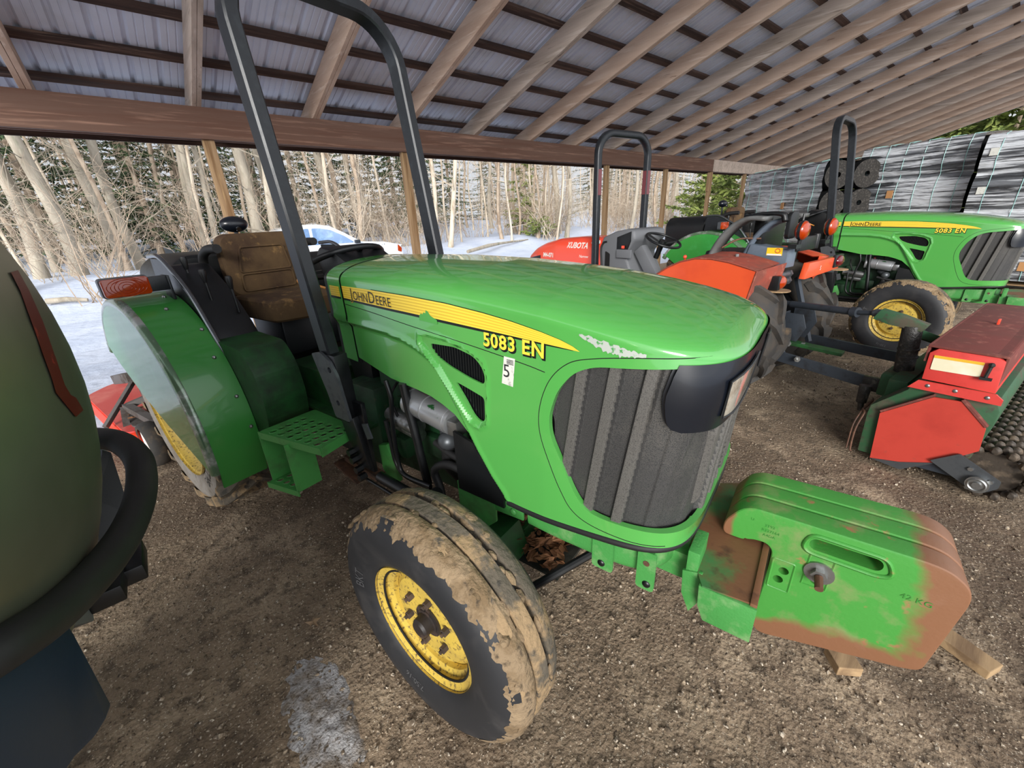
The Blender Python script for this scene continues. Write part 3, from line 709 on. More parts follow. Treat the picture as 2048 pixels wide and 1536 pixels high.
    # ---- dash and steering wheel
    m=MB(); m.prism([(-.86,.70),(-.86,1.40),(-.92,1.42),(-1.00,1.46),(-1.10,1.475),(-1.14,1.44),(-1.10,1.30),(-1.0,.70)],'y',-.13,.13); dash=m.build('dashboard','black_plastic',t,bevel=.015)
    m=MB(); cw_=Vector((-1.13,0,1.392)); nn=Vector((-.42,0,1)).normalized(); m.tube([cw_+v for v in m.ring((0,0,0),nn,.195,40)],.0145,8,closed=True)
    for a in (0,2.2,4.1):
        rr=MB().ring((0,0,0),nn,.19,3,u=Vector((math.cos(a),math.sin(a),0))); m.bar(cw_-nn*.03,cw_+rr[0],.022,.012)
    m.cyl(cw_-nn*.05,cw_-nn*.005,.035,seg=16); m.cyl(cw_-nn*.05,cw_-nn*.22,.022,seg=12); m.build('steering_wheel','black_plastic',t,smooth=50)
    m=MB(); m.cyl((-1.02,-.18,1.30),(-1.09,-.25,1.34),.006,seg=8); m.ball((-1.09,-.25,1.34),.018,10,8); m.build('throttle_lever','knob_orange',dash)
    # ---- roll bar
    th=R(8.3); tn=math.tan(th); rb=MB(); W=.352; zt=2.42
    pts=[]
    def rp(y,z): return Vector((-.792-(z-1.1)*tn,y,z))
    path=[rp(-W,1.02)]+[rp(-W,z) for z in (1.3,1.6,1.9,2.1,2.2)]
    for i in range(1,9): a=PI/2*i/8; path.append(rp(-W+.19-.19*math.cos(a),2.2+.19*math.sin(a)))
    path+= [Vector((p.x,-p.y,p.z)) for p in reversed(path)]
    vs=[];fs=[]; n=len(path)
    ax=Vector((1,0,0)) ; ax=Vector((math.cos(th),0,math.sin(th)))
    for i,p in enumerate(path):
        d=(path[min(i+1,n-1)]-path[max(i-1,0)]).normalized(); o_=d.cross(ax).normalized()
        hw,hh,c_=.036,.026,.007
        for a_,b_ in ((-hw+c_,-hh),(hw-c_,-hh),(hw,-hh+c_),(hw,hh-c_),(hw-c_,hh),(-hw+c_,hh),(-hw,hh-c_),(-hw,-hh+c_)): vs.append(p+ax*a_+o_*b_)
    for i in range(n-1):
        for k in range(8): fs.append((i*8+k,i*8+(k+1)%8,i*8+8+(k+1)%8,i*8+8+k))
    fs+=[tuple(range(7,-1,-1)),tuple((n-1)*8+k for k in range(8))]
    rb.add(vs,fs); rops=rb.build('roll_bar','rops_grey',t,smooth=30)
    for side in (-1,1):
        m=MB(); y=side*.388
        m.prism(roundpoly([(-.86,1.075),(-.79,1.09),(-.735,1.06),(-.70,1.0),(-.672,.80),(-.78,.80),(-.80,.9)],.012),'y',y-.006,y+.006)
        b=m.build('side_plate','grey_metal',t,bevel=0,smooth=0)
        cut(b,[MB().cyl((-.745,y-.05,1.02),(-.745,y+.05,1.02),.0125,seg=16),MB().cyl((-.735,y-.05,.875),(-.735,y+.05,.875),.0125,seg=16)])
        m=MB(); m.box((-.755,side*.352,.93),(.085,.06,.30)); m.bar((-.735,side*.36,.80),(-.70,side*.345,.55),.03,.10,up=(1,0,0)); m.box((-.70,side*.335,.70),(.10,.02,.34)); m.build('mount_bracket','black_paint',t,bevel=.004)
        m=MB(); m.prism([(-.655,.78),(-.62,.79),(-.60,.725),(-.635,.712)],'y',side*.352-.004,side*.352+.004); m.build('tab','grey_metal',t,smooth=0)
        for (bx,bz) in ((-.745,.625),(-.733,.59),(-.715,.545),(-.70,.51)):
            m=MB(); m.hexa((bx,side*.36,bz),(0,side,0),.017,.035); m.build('bolt','black_paint',t,smooth=0)
    # ---- floor, step and foot rest
    m=MB(); m.box((-1.12,0,.685),(.72,.56,.02)); m.box((-1.30,0,.78),(.38,.46,.2)); m.build('platform_floor','green_dark',t,bevel=.006)
    for side in (-1,1):
        Q=lambda p:[(a,b*side) for a,b in p]
        outer=Q([(-1.16,-.575),(-.76,-.500),(-.80,-.30),(-1.16,-.30)])
        m=MB(); m.prism(roundpoly(outer,.02),'z',.694,.700); st=m.build('step_plate','green_dull',t,smooth=0)
        cs=[]
        for i in range(6):
            for j in range(5):
                x=-1.10+i*.058; y=-(.545-.036*j-.0125*0)+.19*(x+1.16)*.9
                c=MB(); c.cyl((x,side*y,.6),(x,side*y,.8),.0155,seg=12); 
                if y<-.325: cs.append(c)
        big=MB(); [big.add(c.v,c.f) for c in cs]; cut(st,[big])
        m=MB(); rn=random.Random(2)
        for i in range(6):
            for j in range(5):
                x=-1.10+i*.058; y=-(.545-.036*j)+.19*(x+1.16)*.9
                if y<-.325: m.tube([(x+.0175*math.cos(a),side*y+.0175*math.sin(a),.7002) for a in [2*PI*q/12 for q in range(12)]],.0020,5,closed=True)
        m.build('tread_bumps','green_dull',t,smooth=60)
        m=MB(); m.bar((-1.16,side*-.576,.684),(-.76,side*-.501,.684),.006,.034); m.bar((-.76,side*-.501,.680),(-.80,side*-.30,.680),.006,.042); m.build('step_lip','green_dull',t,smooth=0)
        low=Q([(-1.16,-.60),(-.955,-.555),(-.97,-.45),(-1.16,-.45)])
        m=MB(); m.prism(roundpoly(low,.02),'z',.432,.438); st=m.build('foot_step','green_dull',t,smooth=0)
        big=MB(); rims=MB()
        for i in range(4):
            for j in range(2):
                x=-1.125+i*.046; y=-(.565-.045*j)+.2*(x+1.16); big.cyl((x,side*y,.3),(x,side*y,.6),.0145,seg=12)
                rims.tube([(x+.0165*math.cos(a),side*y+.0165*math.sin(a),.4382) for a in [2*PI*q/12 for q in range(12)]],.0020,5,closed=True)
        cut(st,[big]); rims.build('tread_bumps','green_dull',t,smooth=60)
        for xx,yy in ((-1.155,-.52),(-.962,-.50)):
            m=MB(); m.box((xx,side*yy,.555),(.006,.12,.25)); m.build('step_hanger','green_dull',t,smooth=0)
        m=MB(); m.bar((-1.16,side*-.602,.424),(-.955,side*-.557,.424),.006,.03); m.build('step_lip','green_dull',t,smooth=0)
    # ---- seat
    m=MB(); 
    back=rrect(-.225,1.19,.225,1.545,.06,6); 
    m.prism([(y,z) for y,z in back],'x',-2.06,-1.975); 
    seat=m.build('seat_back','seat_cloth',t,bevel=.03,seg=3)
    m=MB(); m.tube([Vector((-1.972,y,z)) for y,z in roundpoly([(-.15,1.33),(-.11,1.33),(.11,1.33),(.15,1.33),(.125,1.47),(-.125,1.47)],.02)],.006,6,closed=True)
    m.tube([Vector((-1.972,y,z)) for y,z in roundpoly([(-.155,1.22),(.155,1.22),(.15,1.318),(-.15,1.318)],.02)],.006,6,closed=True); m.build('seat_piping','seat_cloth',seat,smooth=60)
    m=MB(); m.prism([(x,y) for x,y in roundpoly([(-2.0,-.235),(-1.52,-.225),(-1.47,0),(-1.52,.225),(-2.0,.235)],.06,6)],'z',1.085,1.205); m.build('seat_cushion','seat_cloth',t,bevel=.03,seg=3)
    m=MB(); m.box((-1.76,0,.98),(.36,.34,.2)); m.box((-2.08,0,1.3),(.03,.36,.42)); m.build('seat_base','black_plastic',t,bevel=.02)
    for side in (-1,1):
        m=MB(); m.tube(catmull([(-2.05,side*.262,1.22),(-2.11,side*.275,1.32),(-2.09,side*.28,1.42),(-1.99,side*.28,1.468),(-1.86,side*.275,1.475)],6),.024,10); m.build('armrest','black_rubber',t,smooth=60)
    m=MB(); m.ball((-2.19,-.03,1.597),.075,24,14,(.7,1.05,.62)); m.cyl((-2.19,-.03,1.56),(-2.19,-.03,1.2),.012,seg=8); bea=m.build('work_lamp','housing_black',t,smooth=60)
    m=MB(); m.cyl((-2.135,-.035,1.570),(-2.122,-.035,1.566),.014,seg=12); m.build('lamp_screw','chrome',bea,smooth=30)
    m=MB(); m.prism([(y,z) for y,z in roundpoly([(-.44,1.05),(.44,1.05),(.44,1.36),(.34,1.44),(-.34,1.44),(-.44,1.36)],.05)],'x',-2.80,-2.22); m.build('rear_tank','black_plastic',t,bevel=.04,seg=3)
    # ---- fenders
    ac=Vector((-2.05,0,.60)); FR=.675
    for side in (-1,1):
        def arc(u,v,r=FR,y0=.745,y1=.42):
            a=lerp(R(-20),R(152),u); rr=r-.0*v; return (ac.x+rr*math.cos(a),side*lerp(y0-.03,.505,v),ac.z+rr*math.sin(a))
        m=MB(); m.grid(arc,50,3); m.grid(lambda u,v:arc(1-u,v,FR-.006),50,3)
        fe=m.build('fender','green_dark' if 0 else 'fender_green',t,smooth=50)
        # outer skirt
        m=MB()
        def sk(u,v,yy=.748):
            a=lerp(R(-10),R(150),u); o_=(ac.x+(FR-.03)*math.cos(a),ac.z+(FR-.03)*math.sin(a))
            xx=lerp(-1.43,-2.62,u); i_=(xx,interp(xx,[(-2.62,.98),(-2.45,.86),(-2.2,.73),(-1.9,.62),(-1.6,.535),(-1.43,.485)]))
            return (lerp(o_[0],i_[0],v),side*yy,lerp(o_[1],i_[1],v))
        m.grid(sk,50,8); m.grid(lambda u,v:sk(1-u,v,.744),50,8); m.build('fender_skirt','skirt_green',fe,smooth=30)
        m=MB(); m.tube([(ac.x+(FR-.027)*math.cos(a),side*.722,ac.z+(FR-.027)*math.sin(a)) for a in [lerp(R(-12),R(151),i/60) for i in range(61)]],.0285,12); m.build('rolled_edge','silvery_edge',fe,smooth=70)
        # front sheet between fender and platform
        m=MB(); m.prism(roundpoly([(-1.42,.44),(-1.30,.58),(-1.22,.68),(-1.20,.80),(-1.22,.95),(-1.30,1.05),(-1.9,1.07),(-1.9,.6),(-1.5,.44)],.04),'y',side*.503,side*.300); m.build('inner_panel','green_dark',fe,smooth=0)
        m=MB(); m.bar((-1.395,side*.44,.46),(-1.375,side*.44,.72),.008,.24,up=(0,1,0))
        # console with rail and levers
        m=MB(); m.prism(roundpoly([(-2.2,1.22),(-2.17,1.44),(-1.98,1.44),(-1.76,1.30),(-1.62,1.14),(-1.52,1.0),(-1.50,.84),(-1.56,.84),(-1.6,1.0),(-1.72,1.12),(-1.9,1.22)],.01),'y',side*.500,side*.492); m.build('console_plate','rops_grey',fe,smooth=0)
        m=MB(); m.tube(catmull([(-2.19,side*.498,1.452),(-2.02,side*.498,1.452),(-1.88,side*.498,1.385),(-1.74,side*.498,1.292),(-1.61,side*.498,1.13),(-1.515,side*.498,.99),(-1.495,side*.498,.84)],8),.012,8); m.build('console_rail','rail_metal',fe,smooth=60)
        m=MB(); m.prism([(-2.15,1.05),(-2.15,1.40),(-1.98,1.40),(-1.78,1.275),(-1.62,1.11),(-1.56,1.03)],'y',side*.488,side*.29); co=m.build('console','black_plastic',t,bevel=.02)
        for lx,ly,lz in ((-1.66,.33,1.32),(-1.74,.41,1.36),(-1.92,.42,1.42)) if side<0 else ((-1.7,.36,1.34),):
            m=MB(); m.cyl((lx,side*ly,lz-.16),(lx-.01,side*ly,lz-.02),.007,seg=8); m.lathe([(0,.03),(.014,.026),(.017,.01),(.011,-.03),(.008,-.04)],(lx-.01,side*ly,lz),'z',12); m.build('lever','black_plastic',co,smooth=50)
        # turn lamp
        if True:
            m=MB(); m.prism(rrect(-.088,-.042,.088,.042,.014,4),'x',0,.03); lm_=m.build('turn_lamp','amber',fe,bevel=.006,seg=2,loc=(-1.86,side*.70,1.338)); 
            m=MB(); m.prism(rrect(-.092,-.046,.092,.046,.015,4),'x',-.035,.002); m.build('lamp_body','grey_metal',lm_,smooth=0)
            m=MB()
            for k in range(5): m.tube([(.0305,(.018+.014*k)*math.cos(a),(.018+.014*k)*math.sin(a)*(.045/.08 if k>2 else .75)) for a in [2*PI*i/28 for i in range(28)]],.0016,4,closed=True)
            m.build('lens_rings','amber',lm_,smooth=60)
            m=MB(); m.box((-1.88,side*.575,1.335),(.04,.10,.07)); m.box((-1.90,side*.53,1.31),(.10,.012,.12)); m.build('lamp_bracket','rops_grey',fe,bevel=.004)
        for bx,by,bz in [(ac.x+(FR+.002)*math.cos(a),y,ac.z+(FR+.002)*math.sin(a)) for a,y in ((R(50),.53),(R(66),.60),(R(36),.55),(R(18),.54),(R(4),.53),(R(78),.56))]:
            m=MB(); m.ball((bx,side*by,bz),.010,8,5); m.build('bolt','steel',fe,smooth=50)
    m=MB(); m.cyl((-1.42,-.30,.93),(-1.37,-.44,.985),.008,seg=8); m.ball((-1.365,-.46,.988),.026,14,10,(1,1.1,1)); m.build('control_knob','knob_orange',t,smooth=50)
    m=MB(); m.bar((-1.05,-.25,.76),(-.86,-.30,.79),.04,.012); m.bar((-.95,-.26,.70),(-.95,-.26,.77),.02,.02); m.build('brake_pedal','black_paint',t,bevel=.003)
    # ---- drive line and engine
    m=MB(); m.box((-1.55,0,.58),(1.2,.42,.30)); m.cyl((-2.05,-.52,.60),(-2.05,.52,.60),.085,seg=20); m.box((-2.05,0,.66),(.5,.46,.46)); m.build('transmission','engine_dark',t,bevel=.03)
    m=MB(); m.box((-.42,0,.72),(.72,.30,.56)); m.box((-.45,0,.50),(.60,.24,.14)); m.box((-.85,0,.66),(.22,.44,.42)); eng=m.build('engine','engine_green',t,bevel=.02)
    for x0,y0,z0,dx,dy,dz in ((-.56,-.17,.80,.10,.05,.12),(-.40,-.17,.66,.16,.04,.10),(-.25,-.18,.56,.10,.06,.08),(-.62,-.18,.60,.08,.06,.10),(-.2,-.16,.78,.08,.04,.16)):
        m=MB(); m.box((x0,y0,z0),(dx,dy,dz)); m.build('engine_boss','engine_green',eng,bevel=.01)
    def pipe(name,mt,pts,r,par=None,n=6): 
        m=MB(); m.tube(catmull(pts,n),r,9); return m.build(name,mt,par or t,smooth=60)
    m=MB(); m.cyl((-.425,-.255,.905),(-.205,-.265,.880),.052,seg=28); m.cyl((-.432,-.255,.906),(-.415,-.255,.904),.056,seg=28); m.cyl((-.33,-.26,.895),(-.324,-.26,.8945),.0545,seg=28); m.cyl((-.215,-.265,.881),(-.19,-.266,.878),.050,seg=28); can=m.build('metal_canister','filter_metal',t,bevel=.003)
    m=MB(); m.box((-.165,-.268,.872),(.05,.07,.06)); m.build('canister_cap','steel',can,bevel=.006)
    m=MB(); m.cyl((-.60,-.235,.790),(-.42,-.245,.775),.036,seg=20); m.cyl((-.60,-.215,.735),(-.44,-.22,.72),.026,seg=16); m.cyl((-.62,-.235,.792),(-.60,-.235,.79),.030,seg=20); m.build('starter_motor','steel',t,bevel=.003)
    m=MB(); m.ball((-.235,-.262,.785),.040,16,12,(1,1,.9)); m.cyl((-.235,-.262,.785),(-.30,-.21,.82),.026,seg=14); m.build('pipe_elbow','grey_metal',t,smooth=50)
    pipe('coolant_hose','black_rubber',[(-.235,-.265,.76),(-.245,-.262,.70),(-.27,-.24,.65),(-.26,-.20,.58)],.026)
    pipe('steel_pipe','black_paint',[(-.49,-.315,1.00),(-.475,-.315,.93),(-.49,-.315,.84),(-.50,-.315,.75),(-.50,-.315,.62),(-.46,-.32,.575),(-.30,-.325,.585)],.0095)
    pipe('steel_pipe','black_paint',[(-.56,-.30,.80),(-.55,-.30,.70),(-.54,-.30,.60),(-.48,-.305,.555),(-.32,-.31,.560)],.010)
    pipe('exhaust_pipe','black_paint',[(-.405,-.30,1.0),(-.395,-.30,.9),(-.375,-.30,.78),(-.36,-.30,.66),(-.35,-.295,.56)],.0175)
    pipe('steel_pipe','pipe_grey',[(-.435,-.285,1.0),(-.43,-.285,.88)],.008)
    pipe('long_tube','black_paint',[(-.62,-.34,.52),(-.40,-.345,.515),(-.28,-.35,.53),(-.235,-.35,.60)],.024)
    pipe('thin_rod','black_paint',[(-.68,-.37,.50),(-.30,-.38,.49)],.007)
    pipe('coolant_hose','black_rubber',[(-.10,-.30,.70),(-.20,-.31,.715),(-.28,-.31,.66),(-.26,-.31,.58),(-.245,-.32,.50)],.016)
    pipe('coolant_hose','black_rubber',[(-.10,-.28,.735),(-.2,-.28,.74),(-.30,-.27,.76)],.014)
    for a,b in (((-.58,-.2,.93),(-.56,-.26,.88)),((-.5,-.2,.96),(-.46,-.22,.90)),((-.3,-.18,.99),(-.28,-.2,.93))):
        pipe('cable','black_rubber',[a,((a[0]+b[0])/2,a[1]-.04,(a[2]+b[2])/2),b,(b[0]+.04,b[1],b[2]-.09)],.006)
    m=MB(); m.cyl((-.37,-.22,.965),(-.37,-.22,.95),.012,seg=10); m.build('filler_cap','red_lens',t,smooth=30)
    m=MB(); m.prism([(-.14,.64),(-.14,.88),(-.05,.86),(.02,.76),(.07,.70),(.07,.64)],'y',-.322,-.312); m.build('radiator_shroud','black_plastic',t,smooth=0)
    
    for side in (-1,1):
        m=MB(); m.prism([(-.70,.50),(-.70,.62),(-.64,.64),(-.60,.56),(-.60,.45),(-.66,.42)],'y',side*.27,side*.24); m.build('side_rail','green_dull',t,bevel=.004)
    m=MB(); m.bar((-.93,-.30,.50),(-.68,-.30,.47),.05,.03); m.bar((-.98,-.33,.47),(-.80,-.33,.42),.06,.012); m.build('drawbar_link','rust_cap',t,bevel=.003)
    # ---- front frame casting
    m=MB(); P=[]
    def fr(u,v):
        tt=lerp(.53,1,u); x,y=out_pt(tt,.72,.045); zz=interp(v,[(0,.572),(.2,.585),(.45,.60),(.5,.605),(1,.692)]); ins=.035*(1-sstep(0,.35,v))+.008*math.sin(PI*min(1,v*2)); return (x-ins*(1 if x>.55 else 0),-(y-ins),zz+.012*sstep(.1,.66,x))
    m.grid(fr,60,12); m.grid(lambda u,v:(lambda p:(p[0],-p[1],p[2]))(fr(u,v)),60,12)
    m.box((.26,0,.60),(.76,.40,.09)); fo_=m.build('front_frame','green_cast',t,smooth=50)
    for side in (-1,1):
        m=MB(); m.prism([(-.16,.44),(-.16,.66),(-.02,.66),(.02,.64),(.02,.55),(-.03,.50),(-.06,.42),(-.12,.42)],'y',side*.30,side*.31); m.build('side_rail','green_dull',t,bevel=.003)
        m=MB(); m.prism([(.0,.60),(.0,.655),(.14,.665),(.14,.61)],'y',side*.30,side*.309); m.build('frame_plate','green_cast',fo_,bevel=.003)
        for x0,x1,z0,z1,hol in ((.40,.465,.580,.700,0),(.535,.585,.580,.715,1)):
            m=MB(); m.prism(roundpoly([(x0,z0),(x1,z0),(x1,z1),(x0,z1)],.012),'y',side*.322,side*.314); m.build('frame_plate','green_cast',fo_,smooth=0)
            m=MB(); m.ball((x0+.03,side*.322,z0+.022),.012,10,6,(1,.5,1)); m.build('bolt','black_paint',fo_,smooth=50)
            if hol: m=MB(); m.cyl((x0+.025,side*.3235,z1-.04),(x0+.025,side*.31,z1-.04),.009,seg=10); m.build('bolt_hole','rust_cap',fo_,smooth=0)
        m=MB(); m.ball((.10,side*.312,.632),.013,10,6,(1,.5,1)); m.build('bolt','green_cast',fo_,smooth=50)
    # ---- front axle
    m=MB(); m.box((0,0,.40),(.12,.78,.10)); m.box((0,0,.47),(.16,.22,.16)); m.prism([(-.12,.33),(-.10,.50),(.06,.52),(.10,.40),(.05,.33)],'y',-.36,-.22); m.prism([(-.12,.33),(-.10,.50),(.06,.52),(.10,.40),(.05,.33)],'y',.22,.36); ax_=m.build('front_axle','green_dark',t,bevel=.012)
    for side in (-1,1):
        m=MB(); m.cyl((0,side*.42,.28),(0,side*.42,.52),.035,seg=16); m.cyl((0,side*.40,.39),(0,side*.64,.39),.04,seg=16); m.build('spindle','green_dark',ax_,bevel=.004)
    m=MB(); m.cyl((-.16,-.40,.36),(-.13,.40,.36),.016,seg=10); m.cyl((.16,-.40,.36),(.36,-.22,.52),.014,seg=10); m.cyl((.13,-.44,.345),(.18,-.38,.37),.026,seg=10); m.build('tie_rod','black_paint',ax_,smooth=30)
    m=MB(); rn=random.Random(8)
    for i in range(260):
        x=rn.uniform(-.18,.24); y=rn.uniform(-.27,-.07); z=rn.uniform(.38,.47)
        if abs(x)<.08 and rn.random()<.6: continue
        c=Vector((x,y,z)); rot=Matrix.Rotation(rn.uniform(0,6),3,'Z')@Matrix.Rotation(rn.uniform(-.9,.9),3,'X'); s_=rn.uniform(.014,.03)
        m.add([c+rot@Vector(v)*s_ for v in ((-1,0,0),(-.3,-.55,.1),(.5,-.4,-.1),(1,0,.15),(.4,.5,0),(-.4,.5,.2))],[(0,1,2,3),(0,3,4,5)])
    m.build('trapped_leaves','leaf',t,smooth=0,fixn=False)['kind']='stuff'
    m=MB(); m.box((.03,-.17,.375),(.44,.20,.012)); m.build('belly_plate','engine_dark',t,smooth=0)
    front_wheel(t,1,R(-1.7)); front_wheel(t,-1,R(-1.7))
    for side in (1,-1):
        rw=rear_tire(t,'rear_wheel',(-2.05,.595),-side*.700,.60,.30,.368,out=-side)
        if side>0:
            vs,fs=textpolys('BKT',.085); wd=max(u for u,v in vs); P=[]
            for u,v in vs:
                a=R(-42)+(u-wd/2)/.45*-1*-1; rr=.415+v; a=R(-40)-(u-wd/2)/.43*-1; P.append((rr*math.cos(a),-.0055,rr*math.sin(a)))
            m=MB(); m.add(P,fs); m.build('sidewall_lettering','letter_dark',rw,smooth=0,fixn=False)
    # ---- weight bracket and suitcase weights
    m=MB(); top=[(.645,.20),(.635,-.17),(.698,-.292),(.822,-.278),(.822,.24),(.74,.26)]
    m.prism(top,'z',.640,.652); br=m.build('weight_bracket','rust_green',t,smooth=0)
    m=MB(); m.prism([(.690,.648),(.824,.648),(.824,.535),(.712,.535),(.694,.58)],'y',-.292,-.280); m.prism([(.64,.64),(.69,.655),(.70,.57),(.67,.50),(.645,.56)],'y',-.255,-.245); m.box((.662,-.20,.66),(.03,.10,.10)); m.build('bracket_end','green_cast',br,bevel=.002)
    m=MB(); m.box((.815,-.02,.60),(.016,.53,.115)); m.box((.70,0,.60),(.10,.40,.07)); m.build('bracket_bar','rust_green',br,bevel=.003)
    return t,br
def catmull2(pts,n): return [(p[0],p[2]) for p in catmull([(a,0,b) for a,b in pts],n)]
mat('scuff',(170,176,168),.6,layers=[((60,140,64),60,.55,.62,6)])
mat('fender_green',(58,136,58),.3,coat=.5)
mat('skirt_green',(54,142,62),.3,layers=[((62,152,76),8,.5,.7,5)],coat=.55)
mat('silvery_edge',(96,124,96),.22,metal=.35,layers=[((170,174,170),9,.45,.6,8,.3),((50,120,56),16,.62,.7,8,.3)],coat=.5,bump=(60,.2,.003))  # silvery grey patches mottled over the green rolled edge
mat('rail_metal',(128,132,136),.2,metal=.9)
WP=roundpoly([(.700,.655),(.700,.700),(.745,.775),(1.155,.778),(1.200,.745),(1.212,.71),(1.19,.452),(1.16,.435),(.845,.33),(.822,.36),(.832,.60),(.83,.655),(.812,.672),(.78,.668),(.755,.655)],[.02,.02,.04,.05,.02,.03,.02,.03,.03,.02,.03,.015,.015,.01,.01],5)
def make_weight(y0,y1,first):
    m=MB(); m.prism(WP,'y',y0,y1); o=m.build('suitcase_weight','weight_paint',None,bevel=.007,seg=3,smooth=40)
    cs=[]
    c=MB(); c.prism(rrect(.905,.706,1.055,.742,.017,5),'y',y0-.05,y1+.05); cs.append(c)
    for cx,cz in ((.868,.600),(.860,.565),(.940,.608)):
        c=MB(); c.cyl((cx,y0-.05,cz),(cx,y0+.035,cz),.0125,seg=18); cs.append(c)
    c=MB(); c.prism([(.735,.60),(.76,.665),(.79,.665),(.79,.60)],'y',y0-.01,y0+.012); cs.append(c)
    cut(o,cs); return o
def lr(x,y,o,deg): a=R(deg); return Vector((o[0]+x*math.sin(a)+y*math.cos(a),o[1]-x*math.cos(a)+y*math.sin(a),0))
O1=(.992,1.033); A1=12.5
jd,br=make_jd(); jd.location=(O1[0],O1[1],0); jd.rotation_euler=(0,0,R(A1-90))
wts=[]
labs=['rusty green suitcase weight facing the viewer, bolt through its hole, nearest of the front stack','green suitcase weight sandwiched in the middle of the front stack','green suitcase weight at the far side of the front stack']
for i in range(3):
    y0=-.062+i*.073; w_=make_weight(y0,y0+.066,i==0)
    w_.location=(O1[0],O1[1],0); w_.rotation_euler=(0,0,R(A1-90)); tag(w_,labs[i],'tractor weight','suitcase weights')
    if i==0:
        m=MB(); m.prism(roundpoly([(.845,.545),(.885,.545),(.885,.625),(.845,.625)],.006),'y',-.0605,-.0635); 
        m=MB(); m.tube([(x,-.0625,z) for x,z in roundpoly([(.892,.712),(.905,.754),(1.06,.752),(1.078,.706),(1.05,.692),(.905,.694)],.02)],.006,6,closed=True); m.build('handle_lip','weight_paint',w_,smooth=60)
        m=MB(); m.tube([(x,-.062,z) for x,z in roundpoly([(.838,.53),(.890,.53),(.890,.635),(.838,.635)],.006)],.003,5,closed=True); m.tube([(x,-.062,z) for x,z in [(.915,.692),(.912,.585),(.965,.588),(.968,.692)]],.003,5); m.build('raised_frame','weight_paint',w_,smooth=60)
        m=MB(); m.cyl((.942,-.062,.640),(.942,-.068,.640),.034,seg=28); m.hexa((.942,-.068,.640),(0,-1,0),.019,.014); m.build('bolt','steel',w_,smooth=30)
        m=MB(); m.cyl((.942,-.082,.640),(.945,-.118,.632),.010,seg=12); m.build('bolt_shank','rust_cap',w_,smooth=30)
        m=MB()
        for tx,x,z,sz in (('42 KG',1.10,.655,.022),('3T92',.800,.728,.012),('R227164',.795,.712,.012),('A4DA',.80,.696,.012),('U',.765,.735,.012)):
            vs,fs=textpolys(tx,sz); m.add([(x+u,-.0632,z+v) for u,v in vs],fs)
        m.build('cast_lettering','weight_top',w_,smooth=0,fixn=False)
O2=(6.347,.538); A2=.3
jd2=dup(jd,(O2[0],O2[1],0),R(A2-90))
jd2['label']='second green tractor, parked to the right between red tiller and wrapped pallets'
for ch in jd2.children:
    if ch.name.startswith('front_wheel'): ch.rotation_euler=(0,0,R(-5.5))
jd['label']='large green tractor with yellow stripe filling the middle of the photo'
m=MB(); q=Vector((1.93,-.40,.022)); m.bar((1.99,-.33,.02),(1.80,-.10,.02),.085,.04); 
def plank(a,b,w,h,lab,z=.02):
    m=MB(); m.bar((a[0],a[1],z),(b[0],b[1],z),w,h); tag(m.build('wood_block','block_wood',None,bevel=.003,smooth=0),lab,'wood')
g=lambda x,y:onZ(x,y,.0)
# ================================================================== red tractor seen from its left rear (x forward, y to its left)
KR=(228,74,40)
mat('red_paint',(222,84,44),.38,layers=[((206,72,40),3,.5,.8,4),((160,94,68),24,.68,.8,8,.7)],coat=.25,bump=(60,.05,.002))
mat('red_dusty',(150,66,50),.75,layers=[((120,64,52),6,.42,.65,8),((160,98,80),20,.55,.7,8)],bump=(60,.2,.003))
mat('hood_red',(236,78,54),.3,coat=.4)
mat('dash_grey',(104,106,110),.6,bump=(200,.08,.001))
mat('guard_grey',(98,100,100),.55,layers=[((80,78,76),6,.45,.7,7)],bump=(80,.1,.002))
mat('blue_grey',(98,110,124),.5,layers=[((82,92,104),5,.45,.7,7)],bump=(80,.1,.002))
mat('white_letter',(232,228,222),.4); mat('yellow_sign',(232,196,40),.4)
mat('lug_black',(52,50,48),.75,layers=[((66,60,54),9,.45,.6,8,.9),((104,88,70),5,.60,.72,8,.95)],bump=(70,.3,.004))
K0=(4.17,1.58); KP=6
kt=thing('farm_tractor','orange red tractor with grey dashboard, seen from behind between the two green tractors','tractor',(K0[0],K0[1],0),R(90-KP))
for sd in (1,-1):
    rw=rear_tire(kt,'rear_wheel',(-.12,.545),sd*.632,.56,.33,.32,out=sd,nl=10,lw=1.5,dusty='lug_black',rimmat='grey_metal',lugmat='lug_black')
    m=MB(); fw=rear_tire(kt,'front_wheel',(2.05,.37),sd*.60,.375,.22,.21,out=sd,nl=12,dusty='lug_black',rimmat='grey_metal',lugmat='lug_black')
